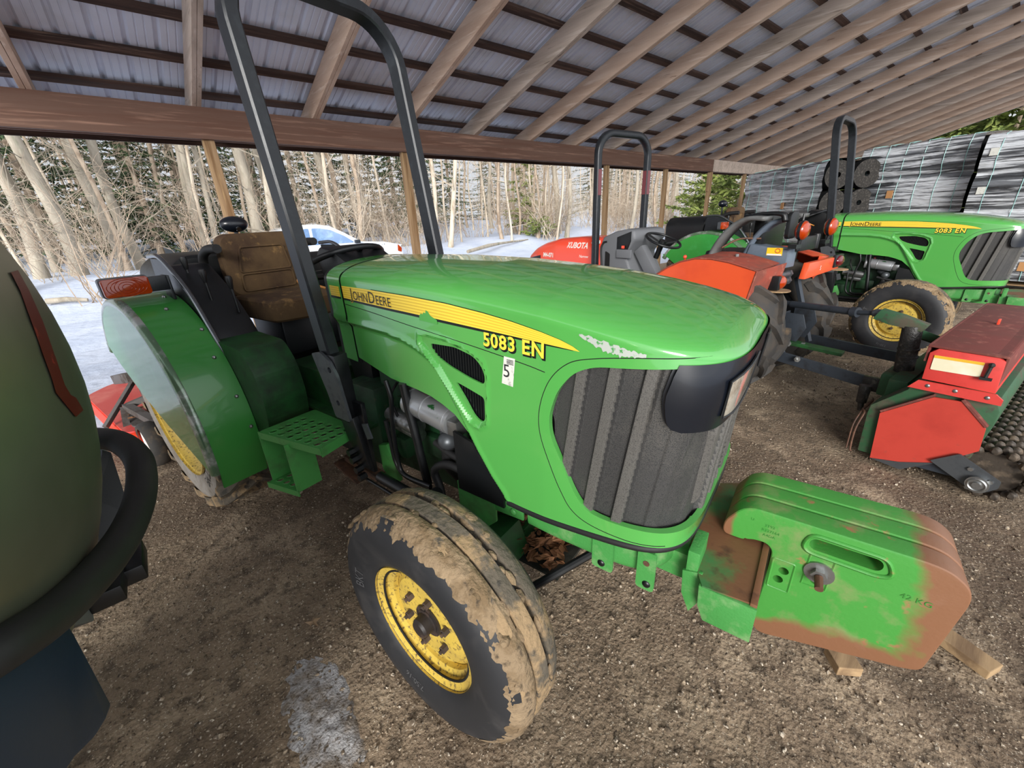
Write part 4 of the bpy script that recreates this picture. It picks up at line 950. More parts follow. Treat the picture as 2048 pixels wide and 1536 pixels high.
# left fender: vertical orange side, dusty top
def kf(side):
    P=[(.62,.70),(.55,.90),(.42,1.00),(.30,1.075),(.18,1.13),(.04,1.165),(-.10,1.168),(-.25,1.15),(-.38,1.12),(-.475,1.095),(-.43,.84),(-.40,.80),(.30,.70)]
    m=MB(); m.prism(P,'y',side*.655,side*.648); f=m.build('fender','red_paint',kt,smooth=0)
    top=P[:10]; m=MB(); vs=[]
    for x,z in top: vs+=[(x,side*.655,z+.004),(x,side*.30,z+.03)]
    vs2=[(x,y,z-.006) for x,y,z in vs]; n=len(vs)
    fs=[(2*i,2*i+1,2*i+3,2*i+2) for i in range(len(top)-1)]; m.add(vs,fs); m.add(vs2,[tuple(reversed(q)) for q in fs])
    m.build('fender_top','red_dusty' if side>0 else 'red_paint',f,smooth=30)
    m=MB(); b=[(-.475,side*.655,1.095),(-.475-.05,side*.30,1.13),(-.50,side*.32,.95),(-.42,side*.655,.82)]; m.add(b,[(0,1,2,3)]); m.add([(x+.004,y,z) for x,y,z in b],[(3,2,1,0)]); m.build('fender_rear','red_dusty' if side>0 else 'red_paint',f,smooth=0)
    m=MB(); m.tube([(x,side*.655,z+.002) for x,z in P[:10]]+[(-.43,side*.655,.84)],.008,6); m.build('fender_lip','red_dusty',f,smooth=40)
    if side>0:
        m=MB(); m.cyl((-.20,.45,1.175),(-.20,.45,1.195),.014,seg=8); m.build('bolt','steel',f,smooth=0)
    return f
fl_=kf(1); fr_=kf(-1)
# rear part of the right fender with tail light
m=MB(); m.prism([(-.02,1.10),(-.66,1.10),(-.66,.99),(.02,.97)],'x',-.57,-.52); m.build('fender_rear','red_paint',fr_,bevel=.01)
m=MB(); m.ball((-.585,-.60,1.065),.06,18,12,(.5,1.25,.8)); tl=m.build('tail_light','red_lens',fr_,smooth=60)
m=MB(); m.box((-.57,-.60,1.065),(.03,.17,.11)); m.build('light_base','rops_grey',tl,bevel=.01)
m=MB(); m.cyl((-.58,-.60,.995),(-.58,-.60,.988),.085,seg=20); m.build('light_shelf','block_wood',tl,smooth=0)
m=MB(); vs,fs=textpolys('S',.05); m.add([(-.5715,-.22-u-.02,1.02+v) for u,v in vs],fs); m.build('fender_mark','white_letter',fr_,smooth=0,fixn=False)
m=MB(); m.ball((-.52,.36,.985),.062,18,12,(.8,1.1,.9)); tl=m.build('turn_light','amber',fl_,smooth=60)
m=MB(); m.box((-.50,.415,.985),(.10,.045,.11)); m.build('light_base','black_plastic',tl,bevel=.01)
m=MB(); m.cyl((-.52,.37,.925),(-.52,.37,.918),.095,seg=20); m.build('light_shelf','block_wood',tl,smooth=0)
# body, seat, guards
m=MB(); m.box((.55,0,.60),(1.5,.42,.40)); m.box((0,0,.60),(.55,.55,.45)); m.cyl((0,-.5,.565),(0,.5,.565),.10,seg=20); m.box((1.6,0,.60),(1.3,.34,.34)); m.build('transmission','engine_dark',kt,bevel=.03)
m=MB(); m.box((2.05,0,.38),(.12,.9,.10)); m.build('front_axle','engine_dark',kt,bevel=.01)
m=MB(); m.box((.72,0,.78),(.95,.95,.03)); m.build('platform_floor','black_plastic',kt,bevel=.005)
m=MB(); m.box((.02,0,1.13),(.42,.42,.12)); m.prism(rrect(-.2,1.15,.2,1.50,.06),'x',-.26,-.17); m.box((0,0,.95),(.35,.34,.25)); m.build('seat','black_plastic',kt,bevel=.03)
def guard(y,mt,pts,w,nm):
    m=MB(); vs=[];n=len(pts)
    for x,z in pts: vs+=[(x,y-w/2,z),(x,y+w/2,z)]
    fs=[(2*i,2*i+1,2*i+3,2*i+2) for i in range(n-1)]; m.add(vs,fs); o=m.build(nm,mt,kt,smooth=60)
    md=o.modifiers.new('s','SOLIDIFY'); md.thickness=.03; return o
def arcpts(pts): return [(p[0],p[2]) for p in catmull([(a,0,b) for a,b in pts],6)]
guard(.37,'guard_grey',arcpts([(.08,1.10),(.04,1.22),(-.03,1.34),(-.12,1.43),(-.23,1.48),(-.36,1.475)]),.15,'side_guard')
guard(.27,'black_plastic',arcpts([(.10,1.10),(.06,1.24),(-.02,1.37),(-.12,1.46),(-.25,1.505),(-.42,1.50),(-.46,1.44)]),.06,'guard_edge')
guard(.17,'blue_grey',arcpts([(-.13,1.16),(-.17,1.26),(-.23,1.36),(-.31,1.43),(-.42,1.465)]),.14,'rear_guard')
guard(-.30,'guard_grey',arcpts([(.08,1.10),(.04,1.22),(-.03,1.34),(-.12,1.43),(-.23,1.48),(-.36,1.475)]),.12,'side_guard')
m=MB(); m.prism([(-.17,1.15),(-.50,1.08),(-.50,1.22),(-.20,1.26)],'y',.26,.10); bx=m.build('rear_box','blue_grey',kt,bevel=.01)
m=MB(); m.prism([(-.34,1.175),(-.46,1.175),(-.46,1.235),(-.34,1.235)],'y',.2615,.2605); sg=m.build('warning_sticker','yellow_sign',bx,smooth=0)
m=MB(); m.prism([(-.345,1.176),(-.455,1.176),(-.455,1.188),(-.345,1.188)],'y',.2625,.2620); m.build('sticker_strip','white_letter',sg,smooth=0)
m=MB(); m.tube([(-.425+.018*math.cos(a),.2632,1.213+.016*math.sin(a)) for a in [2*PI*i/14 for i in range(14)]],.003,4,closed=True); m.build('sticker_mark','red_paint',sg,smooth=0)
m=MB(); m.box((-.52,.0,1.255),(.03,.30,.11)); m.cyl((-.52,-.17,1.20),(-.52,-.17,1.32),.025,seg=12); m.build('plate_holder','black_plastic',kt,bevel=.01)
m=MB(); m.prism(rrect(.11,1.30,.25,1.50,.04),'x',-.47,-.44); m.tube([(-.45,y,z) for y,z in ((-.02,1.12),(-.02,1.48))],.01,6); m.build('lamp_guard','black_plastic',kt,bevel=.01)
for y in (.235,-.30):
    m=MB(); m.lathe([(0,.042),(.045,.038),(.066,.020),(.070,.008),(.070,-.008),(.066,-.020),(.045,-.038),(0,-.042)],(-.56,y,1.365),'x',24); la=m.build('flasher_lamp','amber',kt,smooth=50)
    m=MB(); m.cyl((-.57,y,1.365),(-.55,y,1.365),.0725,seg=28); m.build('lamp_band','rops_grey',la,smooth=30)
    m=MB(); m.cyl((-.56,y,1.30),(-.55,y,1.22),.012,seg=8); m.box((-.54,y+.03,1.25),(.06,.09,.03)); m.build('lamp_post','black_paint',la,smooth=30)
for i,z in enumerate((1.02,.965)):
    m=MB(); m.cyl((-.47,.26,z),(-.47,.10,z),.024,seg=14); m.cyl((-.47,.11,z),(-.47,.08,z),.032,seg=6); m.build('hydraulic_coupler','grey_metal',kt,smooth=30)
m=MB(); m.tube(catmull([(-.06,.45,1.24),(-.12,.30,1.30),(-.25,.2,1.30)],6),.008,6); m.build('lever','rust_cap',kt,smooth=60)
# dash, steering wheel
dp_=[(1.47,.86),(1.50,1.20),(1.46,1.30),(1.28,1.36),(1.12,1.385),(1.02,1.37),(1.00,1.28),(1.13,1.12),(1.02,.92),(1.00,.80),(1.30,.78)]
m=MB(); m.prism(dp_,'y',-.27,.27); ds=m.build('dashboard','dash_grey',kt,bevel=.04,seg=3)
m=MB(); m.prism(roundpoly([(1.41,.86),(1.34,.86),(1.34,1.12),(1.41,1.15)],.02),'y',.274,.268); m.build('side_vent','black_void',ds,smooth=0)
m=MB(); m.tube(catmull([(1.46,.275,.98),(1.475,.275,1.16),(1.44,.275,1.235),(1.39,.27,1.25)],5),.012,6); m.build('rubber_hose','black_rubber',ds,smooth=60)
m=MB(); m.prism([(1.11,1.13),(1.24,1.13),(1.24,1.30),(1.05,1.36),(1.05,1.26)],'y',.278,.262); m.build('instrument_bay','black_plastic',ds,bevel=.006)
m=MB(); m.box((1.12,.29,1.13),(.20,.03,.09)); m.build('switch_panel','dash_grey',ds,bevel=.01)
m=MB(); m.box((1.13,.30,1.20),(.03,.02,.03)); m.build('red_lever','hood_red',ds,bevel=.004)
m=MB(); m.bar((1.04,.12,1.18),(.80,.12,.86),.10,.13,up=(1,0,0)); m.build('steering_column','dash_grey',ds,bevel=.02)
m=MB(); cc=Vector((.84,.0,1.255)); nn=Vector((-.42,0,1)).normalized(); m.tube([cc+v for v in m.ring((0,0,0),nn,.185,40)],.013,8,closed=True)
for a in (.3,2.4,4.4):
    e=MB().ring((0,0,0),nn,.18,3,u=Vector((math.cos(a),math.sin(a),.3*0))); m.bar(cc-nn*.04,cc+e[0],.028,.014)
m.cyl(cc-nn*.06,cc-nn*.0,.04,seg=16); m.cyl(cc-nn*.06,cc-nn*.2,.028,seg=12); m.build('steering_wheel','black_plastic',kt,smooth=50)
m=MB(); m.cyl((.35,.30,1.0),(.33,.36,1.13),.007,seg=8); m.ball((.33,.36,1.14),.018,10,8); m.build('red_lever','hood_red',kt,smooth=50)
# hood
def kh(u,v):
    x=lerp(1.48,3.02,v); zt=interp(x,[(1.48,1.292),(1.9,1.295),(2.3,1.27),(2.6,1.21),(2.8,1.14),(2.95,1.05),(3.02,.98)]); w=interp(x,[(1.48,.275),(2.3,.27),(2.7,.25),(2.95,.20),(3.02,.13)]); zb=.80
    a=lerp(0,PI,u); n=5
    cx=math.copysign(abs(math.cos(a))**(2/n),math.cos(a)); sx=abs(math.sin(a))**(2/n)
    return (x,w*cx,zb+(zt-zb)*sx)
m=MB(); m.grid(kh,60,40); m.box((2.3,0,.80),(1.3,.36,.10)); h=m.build('hood','hood_red',kt,smooth=40)
def hoodlet(txt,size,x0,z0,mt,name,shear=0,bold=0):
    vs,fs=textpolys(txt,size,shear,bold); P=[]
    for u,v in vs:
        x=x0-u; z=z0+v; w=interp(x,[(1.48,.275),(2.3,.27),(2.7,.25),(2.95,.20),(3.02,.13)]); zt=interp(x,[(1.48,1.292),(1.9,1.295),(2.3,1.27),(2.6,1.21),(2.8,1.14)]); q=min(.999,(z-.8)/(zt-.8)); P.append((x,w*(1-q**5)**(1/5)+.003,z))
    m=MB(); m.add(P,fs); m.build(name,mt,h,smooth=0,fixn=False)
hoodlet('KUBOTA',.092,2.08,1.165,'white_letter','maker_lettering',.15,.003)
hoodlet('M4-071',.075,2.56,1.035,'white_letter','model_lettering',0,.003)
hoodlet('Narrow',.048,1.84,1.055,'white_letter','model_lettering',.2,.0005)
m=MB(); m.grid(lambda u,v:(lerp(2.62,2.97,u),(lambda x,z:interp(x,[(2.3,.27),(2.7,.25),(2.95,.20),(3.02,.13)])+.002)(lerp(2.62,2.97,u),0),lerp(.84,lerp(1.05,.99,u),v)),10,5); m.build('side_grille','black_plastic',h,smooth=0)
m=MB(); m.prism(roundpoly([(2.30,.88),(2.55,.88),(2.52,.985),(2.33,.985)],.02),'y',.2715,.262); m.build('side_vent','red_dusty',h,smooth=0)
m=MB(); m.prism([(1.63,.86),(1.70,.86),(1.70,.93),(1.63,.93)],'y',.2765,.27); m.build('warning_sticker','yellow_sign',h,smooth=0)
m=MB(); m.prism(roundpoly([(1.50,1.225),(1.64,1.225),(1.62,1.262),(1.50,1.262)],.006),'y',.270,.262); m.build('white_sticker','white_letter',h,smooth=0)
# roll bar
m=MB(); W=.405; X=1.44; P=[(X,-W,.75),(X,-W,2.12)]
P=[Vector(p) for p in P]
for i in range(1,9): a=PI/2*i/8; P.append(Vector((X,-W+.21*(1-math.cos(a)),2.12+.21*math.sin(a))))
P=P+[Vector((X,-p.y,p.z)) for p in reversed(P)]
vs=[];n=len(P)
for i,p in enumerate(P):
    d=(P[min(i+1,n-1)]-P[max(i-1,0)]).normalized(); o_=d.cross(Vector((1,0,0))).normalized(); hw,hh,c_=.036,.034,.012
    for a_,b_ in ((-hw+c_,-hh),(hw-c_,-hh),(hw,-hh+c_),(hw,hh-c_),(hw-c_,hh),(-hw+c_,hh),(-hw,hh-c_),(-hw,-hh+c_)): vs.append(p+Vector((1,0,0))*a_+o_*b_)
fs=[(i*8+k,i*8+(k+1)%8,i*8+8+(k+1)%8,i*8+8+k) for i in range(n-1) for k in range(8)]+[tuple(range(7,-1,-1)),tuple((n-1)*8+k for k in range(8))]
m.add(vs,fs); rp_=m.build('roll_bar','rops_grey',kt,smooth=50)
for s_ in (1,-1):
    m=MB(); m.box((X-.0375,s_*W,1.86),(.002,.05,.25)); m.build('red_reflector','red_lens',rp_,smooth=0)
    m=MB(); m.box((X,s_*(W-.035),1.86),(.05,.002,.25)); m.build('red_reflector','red_lens',rp_,smooth=0)
# three point linkage
def bar(nm,a,b,w,h,mt='blue_dark',par=kt,up=(0,0,1)):
    m=MB(); m.bar(a,b,w,h,up); return m.build(nm,mt,par,bevel=.004,smooth=0)
mat('blue_dark',(52,58,66),.5,metal=.2,layers=[((36,36,38),9,.5,.7,8),((96,84,72),20,.66,.8,8,.8)],bump=(60,.1,.002))
mat('greasy',(46,44,42),.45,layers=[((96,90,82),26,.55,.66,8,.8),((24,24,26),10,.5,.7,8,.3)],bump=(70,.7,.008))
bar('lift_arm',(-.20,.33,.42),(-1.32,.42,.36),.02,.085); bar('lift_arm',(-.20,-.30,.42),(-1.34,-.36,.36),.02,.085)
bar('stabilizer_bar',(-.55,.15,.47),(-.98,.10,.44),.09,.03,'green_dark')
m=MB(); m.cyl((-.42,.10,.78),(-.58,.15,.785),.022,seg=12); m.cyl((-.56,.145,.785),(-1.04,.32,.82),.026,seg=16); m.cyl((-1.02,.313,.818),(-1.06,.327,.821),.036,seg=16); m.cyl((-1.06,.327,.821),(-1.16,.36,.835),.016,seg=12); m.build('top_link','blue_dark',kt,smooth=30)
m=MB(); m.ball((-1.18,.37,.84),.042,14,10,(1,.5,.7)); m.build('link_hook','grey_metal',kt,smooth=50)
for y0,x0,z0 in ((.14,-.60,.58),(-.06,-.60,.60)):
    m=MB(); m.prism([(-.52,z0-.13),(-.64,z0-.13),(-.70,z0+.02),(-.66,z0+.13),(-.52,z0+.13)],'y',y0,y0-.012); m.box((-.52,y0-.05,z0),(.012,.10,.26)); m.build('pto_shield','blue_dark',kt,bevel=.003)
for y,x in ((.28,-.55),(-.22,-.55)): bar('lift_rod',(-.42,y,.95),(x-.1,y+.08,.42),.035,.035)
for y,x,z in ((.20,-.62,.47),(.12,-.70,.46),(.40,-.78,.42)):
    m=MB(); m.hexa((x,y,z),(-.3,1,0),.022,.03); m.cyl((x,y,z),(x-.01,y+.05,z),.009,seg=8); m.build('bolt','steel',kt,smooth=0)
# ================================================================== tiller behind the red tractor
mat('tiller_red',(188,62,50),.5,layers=[((174,54,44),4,.5,.7,6),((150,70,56),26,.64,.78,8,.7)],bump=(120,.08,.002))
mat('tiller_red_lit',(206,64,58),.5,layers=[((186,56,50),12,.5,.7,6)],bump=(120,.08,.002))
mat('tiller_lid',(112,54,48),.85,layers=[((104,56,48),5,.42,.62,8),((150,90,78),18,.55,.72,8)],bump=(80,.25,.003))
mat('tiller_green',(44,84,54),.6,layers=[((80,74,60),6,.48,.62,8,.85),((60,56,46),20,.58,.7,8)],bump=(60,.2,.004))
mat('sticker_white',(226,218,186),.5,layers=[((236,230,210),5,.5,.6,3)]); mat('sticker_yellow',(226,176,50),.5)
mat('roller_steel',(74,66,58),.5,metal=.3,layers=[((120,104,86),10,.5,.65,8,.8),((44,40,38),22,.55,.7,8)],bump=(60,.4,.004))
tt=thing('rotary_tiller','red and green rotary tiller with spiked rear roller in front of the second green tractor','tiller',(K0[0],K0[1],0),R(90-KP))
YL,YR=.85,-.72
OC=[(-1.44,.335),(-1.64,.51),(-1.75,.52),(-1.87,.40),(-1.88,.27),(-1.75,.13),(-1.61,.012),(-1.462,.022)]
m=MB(); m.prism([(-1.375,.30),(-1.38,.36),(-1.52,.51),(-1.53,.545),(-1.87,.545),(-1.89,.50),(-1.89,.42),(-1.86,.2),(-1.70,.10),(-1.5,.035),(-1.385,.03)],'y',YR,YL-.03); m.build('housing','tiller_green',tt,bevel=.006)
for y in (YL,YR-.02):
    m=MB(); m.prism(OC,'y',y,y-.012); sp=m.build('side_plate','tiller_red',tt,smooth=0)
    m=MB(); m.prism([(-1.462,.022),(-1.61,.012),(-1.75,.13),(-1.60,.06)],'y',y+.004,y); m.build('skid_shoe','grey_metal',sp,smooth=0)
    m=MB()
    for a,b in ((0,1),(2,3)): m.bar((OC[a][0],y-.02,OC[a][1]+.012),(OC[b][0],y-.02,OC[b][1]+.012),.05,.012,up=(0,0,1))
    m.build('plate_flange','tiller_lid',sp,smooth=0)
m=MB(); m.prism([(-1.52,.540),(-1.555,.592),(-1.855,.600),(-1.885,.575),(-1.885,.545)],'y',YL+.008,YL-.004); fp_=m.build('bolted_flange','tiller_red_lit',tt,smooth=0)
for x,z in ((-1.60,.570),(-1.71,.573),(-1.83,.573)): m=MB(); m.ball((x,YL+.008,z),.011,10,6,(1,.5,1)); m.build('bolt','steel',fp_,smooth=50)
m=MB(); m.prism([(-1.565,.60),(-1.56,.755),(-1.59,.785),(-1.815,.785),(-1.84,.770),(-1.85,.60)],'y',YR+.02,YL-.004); bxx=m.build('seed_box','tiller_red_lit',tt,bevel=.004)
m=MB(); m.add([(-1.555,YL-.03,.792),(-1.835,YL-.03,.800),(-1.835,YR,.800),(-1.555,YR,.792)],[(0,1,2,3)]); m.box((-1.695,(YL+YR)/2,.793),(.30,YL-YR-.01,.012)); m.box((-1.55,(YL+YR)/2,.75),(.012,YL-YR-.03,.10)); m.box((-1.842,(YL+YR)/2,.71),(.012,YL-YR-.03,.17)); m.build('box_lid','tiller_lid',tt,bevel=.003)
m=MB(); m.box((-1.70,.05,.815),(.012,.03,.035)); m.build('lid_latch','hood_red',tt,bevel=.003)
m=MB(); m.prism(roundpoly([(-1.585,.665),(-1.583,.748),(-1.773,.752),(-1.775,.672)],.006),'y',YL+.0005,YL-.001); st=m.build('label_sticker','sticker_white',bxx,smooth=0)
m=MB(); m.prism([(-1.584,.733),(-1.583,.748),(-1.773,.752),(-1.773,.737)],'y',YL+.0015,YL+.0005); m.build('sticker_band','sticker_yellow',st,smooth=0)
m=MB(); m.cyl((-1.80,YL+.012,.745),(-1.795,YL+.012,.68),.008,seg=8); m.box((-1.798,YL+.014,.673),(.045,.02,.012)); m.ball((-1.80,YL+.012,.748),.013,8,6); m.build('rubber_latch','black_rubber',bxx,smooth=30)
# spiked roller
ro_=MB(); rx,rz_r=-1.95,.155; ro_.cyl((rx,YL-.05,rz_r),(rx,YR,rz_r),.112,seg=28); rl=ro_.build('roller','roller_steel',tt,smooth=30)
ro_=MB(); rn=random.Random(1); nr=34
for j in range(nr):
    y=lerp(YL-.025,YR+.02,j/(nr-1))
    for k in range(13):
        a=2*PI*(k+.5*(j%2))/13; c=(rx+.134*math.cos(a),y,rz_r+.134*math.sin(a)); ro_.ball(c,.025,6,5)
ro_.build('roller_spikes','roller_steel',rl,smooth=50)['kind']='stuff'
m=MB(); m.prism(roundpoly([(-1.72,.14),(-1.82,.23),(-1.88,.20),(-2.00,.14),(-2.0,.10),(-1.95,.04),(-1.90,.05)],.01),'y',YL+.02,YL+.008); pl=m.build('bearing_plate','grey_metal',tt,smooth=0)
m=MB(); m.cyl((-1.925,YL+.02,.095),(-1.925,YL+.045,.095),.046,seg=28); m.tube([(-1.925+.034*math.cos(a),YL+.046,.095+.034*math.sin(a)) for a in [2*PI*i/24 for i in range(24)]],.005,6,closed=True); m.cyl((-1.925,YL+.02,.095),(-1.925,YL+.055,.095),.018,seg=16); m.build('bearing','steel',pl,smooth=30)
for x,z in ((-1.88,.165),(-1.965,.125),(-1.895,.055)): m=MB(); m.hexa((x,YL+.02,z),(0,1,0),.012,.01); m.build('bolt','steel',pl,smooth=0)
m=MB(); m.bar((-1.66,YL-.03,.10),(-1.90,YL-.03,.12),.008,.10); m.build('roller_arm','blue_dark',tt,smooth=0)
# front of the tiller: mast, headstock and gearbox
m=MB(); m.cyl((-1.405,.38,.44),(-1.375,.38,.79),.052,seg=24); m.cyl((-1.395,.38,.58),(-1.394,.38,.595),.057,seg=24); m.cyl((-1.39,.38,.63),(-1.389,.38,.645),.057,seg=24); m.build('mast','greasy',tt,bevel=.004)
m=MB(); m.prism([(-1.17,.81),(-1.20,.875),(-1.32,.85),(-1.45,.81),(-1.43,.765),(-1.26,.785)],'y',.42,.34); m.build('head_plate','tiller_green',tt,bevel=.004)
m=MB(); m.box((-1.44,.0,.42),(.10,1.30,.16)); m.box((-1.42,.38,.40),(.20,.26,.16)); m.bar((-1.39,.34,.74),(-1.52,-.2,.56),.05,.06); m.build('headstock','tiller_green',tt,bevel=.02)
m=MB(); m.cyl((-1.26,.50,.37),(-1.26,.50,.24),.035,.030,seg=14); m.cyl((-1.26,.50,.24),(-1.27,.50,.18),.018,seg=10); m.box((-1.30,.42,.36),(.16,.03,.10)); m.build('hitch_pin','greasy',tt,bevel=.003)
m=MB(); m.tube(catmull([(-1.36,.80,.30),(-1.345,.83,.18),(-1.35,.84,.04),(-1.36,.84,.02)],5),.006,6); m.tube(catmull([(-1.34,.78,.30),(-1.325,.82,.2),(-1.33,.84,.03)],5),.005,6); m.tube([(-1.36,.80,.30),(-1.34,.78,.30),(-1.34,.60,.31)],.008,6); m.build('parking_stand','rust_cap',tt,smooth=40)
# ================================================================== sprayer close to the viewer on the left
mat('tank_metal',(128,128,112),.36,metal=.65,layers=[((106,108,92),1.4,.45,.65,5,.42),((150,150,138),3,.58,.8,7,.38)],bump=(30,.03,.002))
mat('red_tape',(88,14,16),.4,layers=[((140,40,34),30,.64,.7,6),((190,190,186),9,.70,.72,6)])
mat('blue_frame',(20,40,62),.5,layers=[((18,40,64),4,.45,.7,6),((60,84,104),12,.66,.8,8)],bump=(90,.08,.002))
sp=thing('orchard_sprayer','dull metal sprayer tank with red strip and blue frame, cropped at left edge','sprayer',(-.72,.74,0))
KS=1.18; SC=Vector((-.723*KS,.734*KS,1.565+(1.425-1.565)*KS)); SR=.62*KS
S0=Vector((-.72,.74,0))
def SL(v): return Vector(v)-S0
m=MB(); axd=Vector((-.6,.8,0)).normalized()
def tk(u,v):
    # domed end facing the viewer, cylinder running back
    c=SL(SC); t=PI*v*.5; a=2*PI*u; e1=Vector((axd.y,-axd.x,0)); e2=Vector((0,0,1))
    if v<.02: pass
    return c+(-axd*math.cos(t)+ (e1*math.cos(a)+e2*math.sin(a))*math.sin(t))*SR
m.grid(tk,72,30,cu=True)
def tk2(u,v):
    c=SL(SC); a=2*PI*u; e1=Vector((axd.y,-axd.x,0)); e2=Vector((0,0,1)); return c+axd*(v*1.35)+(e1*math.cos(a)+e2*math.sin(a))*SR  # unseen rear length of the tank, made long to shade the fender
m.grid(tk2,72,5,cu=True)
m.add([tk2(i/72,1) for i in range(72)],[tuple(range(72))])
tank=m.build('tank','tank_metal',sp,smooth=60)
bm=bmesh.new(); bm.from_mesh(tank.data); bmesh.ops.remove_doubles(bm,verts=bm.verts,dist=.001); bmesh.ops.recalc_face_normals(bm,faces=bm.faces); bm.to_mesh(tank.data); bm.free(); tank.data.polygons.foreach_set('use_smooth',[True]*len(tank.data.polygons))
def hit(px,py,R_=SR):
    d=ray(px,py).normalized(); o=Vector((0,0,HC))-SC; b=o.dot(d); c=o.dot(o)-R_*R_; q=b*b-c
    t=-b-math.sqrt(max(q,0)); return Vector((0,0,HC))+d*t
L_=[(22,545),(40,580),(62,640),(85,705),(105,760),(112,785),(128,805),(152,834)]; R_=[(36,540),(58,580),(85,640),(108,705),(130,770),(142,790),(152,795),(167,820)]
m=MB(); n=len(L_); vs=[]
for a,b in zip(L_,R_):
    for k in range(5): vs.append(SL(hit(lerp(a[0],b[0],k/4),lerp(a[1],b[1],k/4),SR+.0015)))
m.add(vs,[(i*5+k,i*5+k+1,i*5+k+6,i*5+k+5) for i in range(n-1) for k in range(4)]); m.build('red_strip','red_tape',tank,smooth=60,fixn=False)
def along(px,py,t): return SL(Vector((0,0,HC))+ray(px,py).normalized()*t*KS)
hp=[(-420,1500,.60),(-200,1405,.57),(-60,1335,.585),(20,1288,.60),(100,1235,.635),(160,1180,.68),(215,1120,.735),(258,1055,.80),(282,985,.88),(280,925,.95),(253,892,1.02),(215,878,1.08),(150,874,1.2)]
m=MB(); m.tube(catmull([along(*p) for p in hp],8),.0235,16); m.build('hose','black_rubber',sp,smooth=60)
# blue frame box and chassis below the tank
fpx=[(-40,1345,.58),(60,1290,.65),(105,1262,.69),(147,1269,.72),(222,1412,.76),(212,1438,.76),(190,1475,.75),(150,1515,.72),(120,1560,.70),(-60,1640,.58)]
P=[along(*p) for p in fpx]; back=[p+Vector((-.03,.10,-.01)) for p in P]
m=MB(); n=len(P); m.add(P+back,[tuple(range(n)),tuple(range(2*n-1,n-1,-1))]+[(i,n+i,n+(i+1)%n,(i+1)%n) for i in range(n)]); m.build('frame_box','blue_frame',sp,bevel=.004,smooth=30)
m=MB(); q=[along(205,900,1.12),along(222,905,1.12),along(262,1028,1.12),along(200,1100,1.12),along(190,1000,1.12)]; bq=[p+Vector((-.02,.05,0)) for p in q]; m.add(q+bq,[(0,1,2,3,4),(9,8,7,6,5)]+[(i,5+i,5+(i+1)%5,(i+1)%5) for i in range(5)]); m.build('frame_gusset','black_plastic',sp,smooth=0)
m=MB(); 
for a,b in (((250,1120,1.02),(268,1135,1.02)),((205,1175,.98),(225,1160,.98))):
    A_=along(*a);B_=along(*b); m.box((A_+B_)/2,(.05,.10,.035))
m.build('step_bracket','black_paint',sp,bevel=.004)
m=MB(); A_=along(115,1245,.92); m.bar(A_,along(158,1235,.97),.04,.03); m.build('frame_bracket','guard_grey',sp,bevel=.003)
m=MB(); m.box((-.05,.15,.72),(.45,.9,.10)); m.box((-.05,.15,.40),(.12,.9,.60)); m.build('chassis','blue_frame',sp,bevel=.01)
m=MB(); tr=rear_tire(sp,'wheel',(-.42,.36),-.1,.36,.22,.2,out=-1,nl=12,dusty='lug_black',rimmat='grey_metal',lugmat='lug_black'); tr.location=(-.30,.45,.365)
m=MB(); m.box((.03,-.02,.06),(.10,.10,.12)); m.cyl((.03,-.02,.1),(.03,-.02,.70),.03,seg=10); m.build('support_leg','blue_frame',sp,bevel=.003)
# ================================================================== wrapped pallets of black rolls
mat('roll_black',(24,25,27),.55,bump=(14,.2,.01))
mat('roll_end',(44,42,40),.95,layers=[((76,72,68),30,.5,.65,8)],bump=(60,.8,.01))
fw=mat('stretch_film',(44,46,50),.2,spec=1.,coat=1.,layers=[((120,124,130),1.5,.42,.58,6,.2),((226,230,236),2.6,.47,.55,9,.16)],stretch=(.3,.3,6))  # grey and white streaks put the film's glare into its colour
b_=fw.node_tree.nodes['Principled BSDF']; nt=fw.node_tree
n1=nt.nodes.new('ShaderNodeTexNoise'); n1.inputs['Scale'].default_value=7; n1.inputs['Detail'].default_value=7; mp=nt.nodes.new('ShaderNodeMapping'); mp.inputs['Scale'].default_value=(.5,.5,5); tcn=nt.nodes.new('ShaderNodeTexCoord')
nt.links.new(tcn.outputs['Object'],mp.inputs['Vector']); nt.links.new(mp.outputs['Vector'],n1.inputs['Vector']); bp=nt.nodes.new('ShaderNodeBump'); bp.inputs['Strength'].default_value=1; bp.inputs['Distance'].default_value=.045; nt.links.new(n1.outputs['Fac'],bp.inputs['Height']); nt.links.new(bp.outputs[0],b_.inputs['Normal']); nt.links.new(bp.outputs[0],b_.inputs['Coat Normal'])
mat('strap_teal',(150,200,196),.4); mat('pallet_wood',(150,122,88),.85)
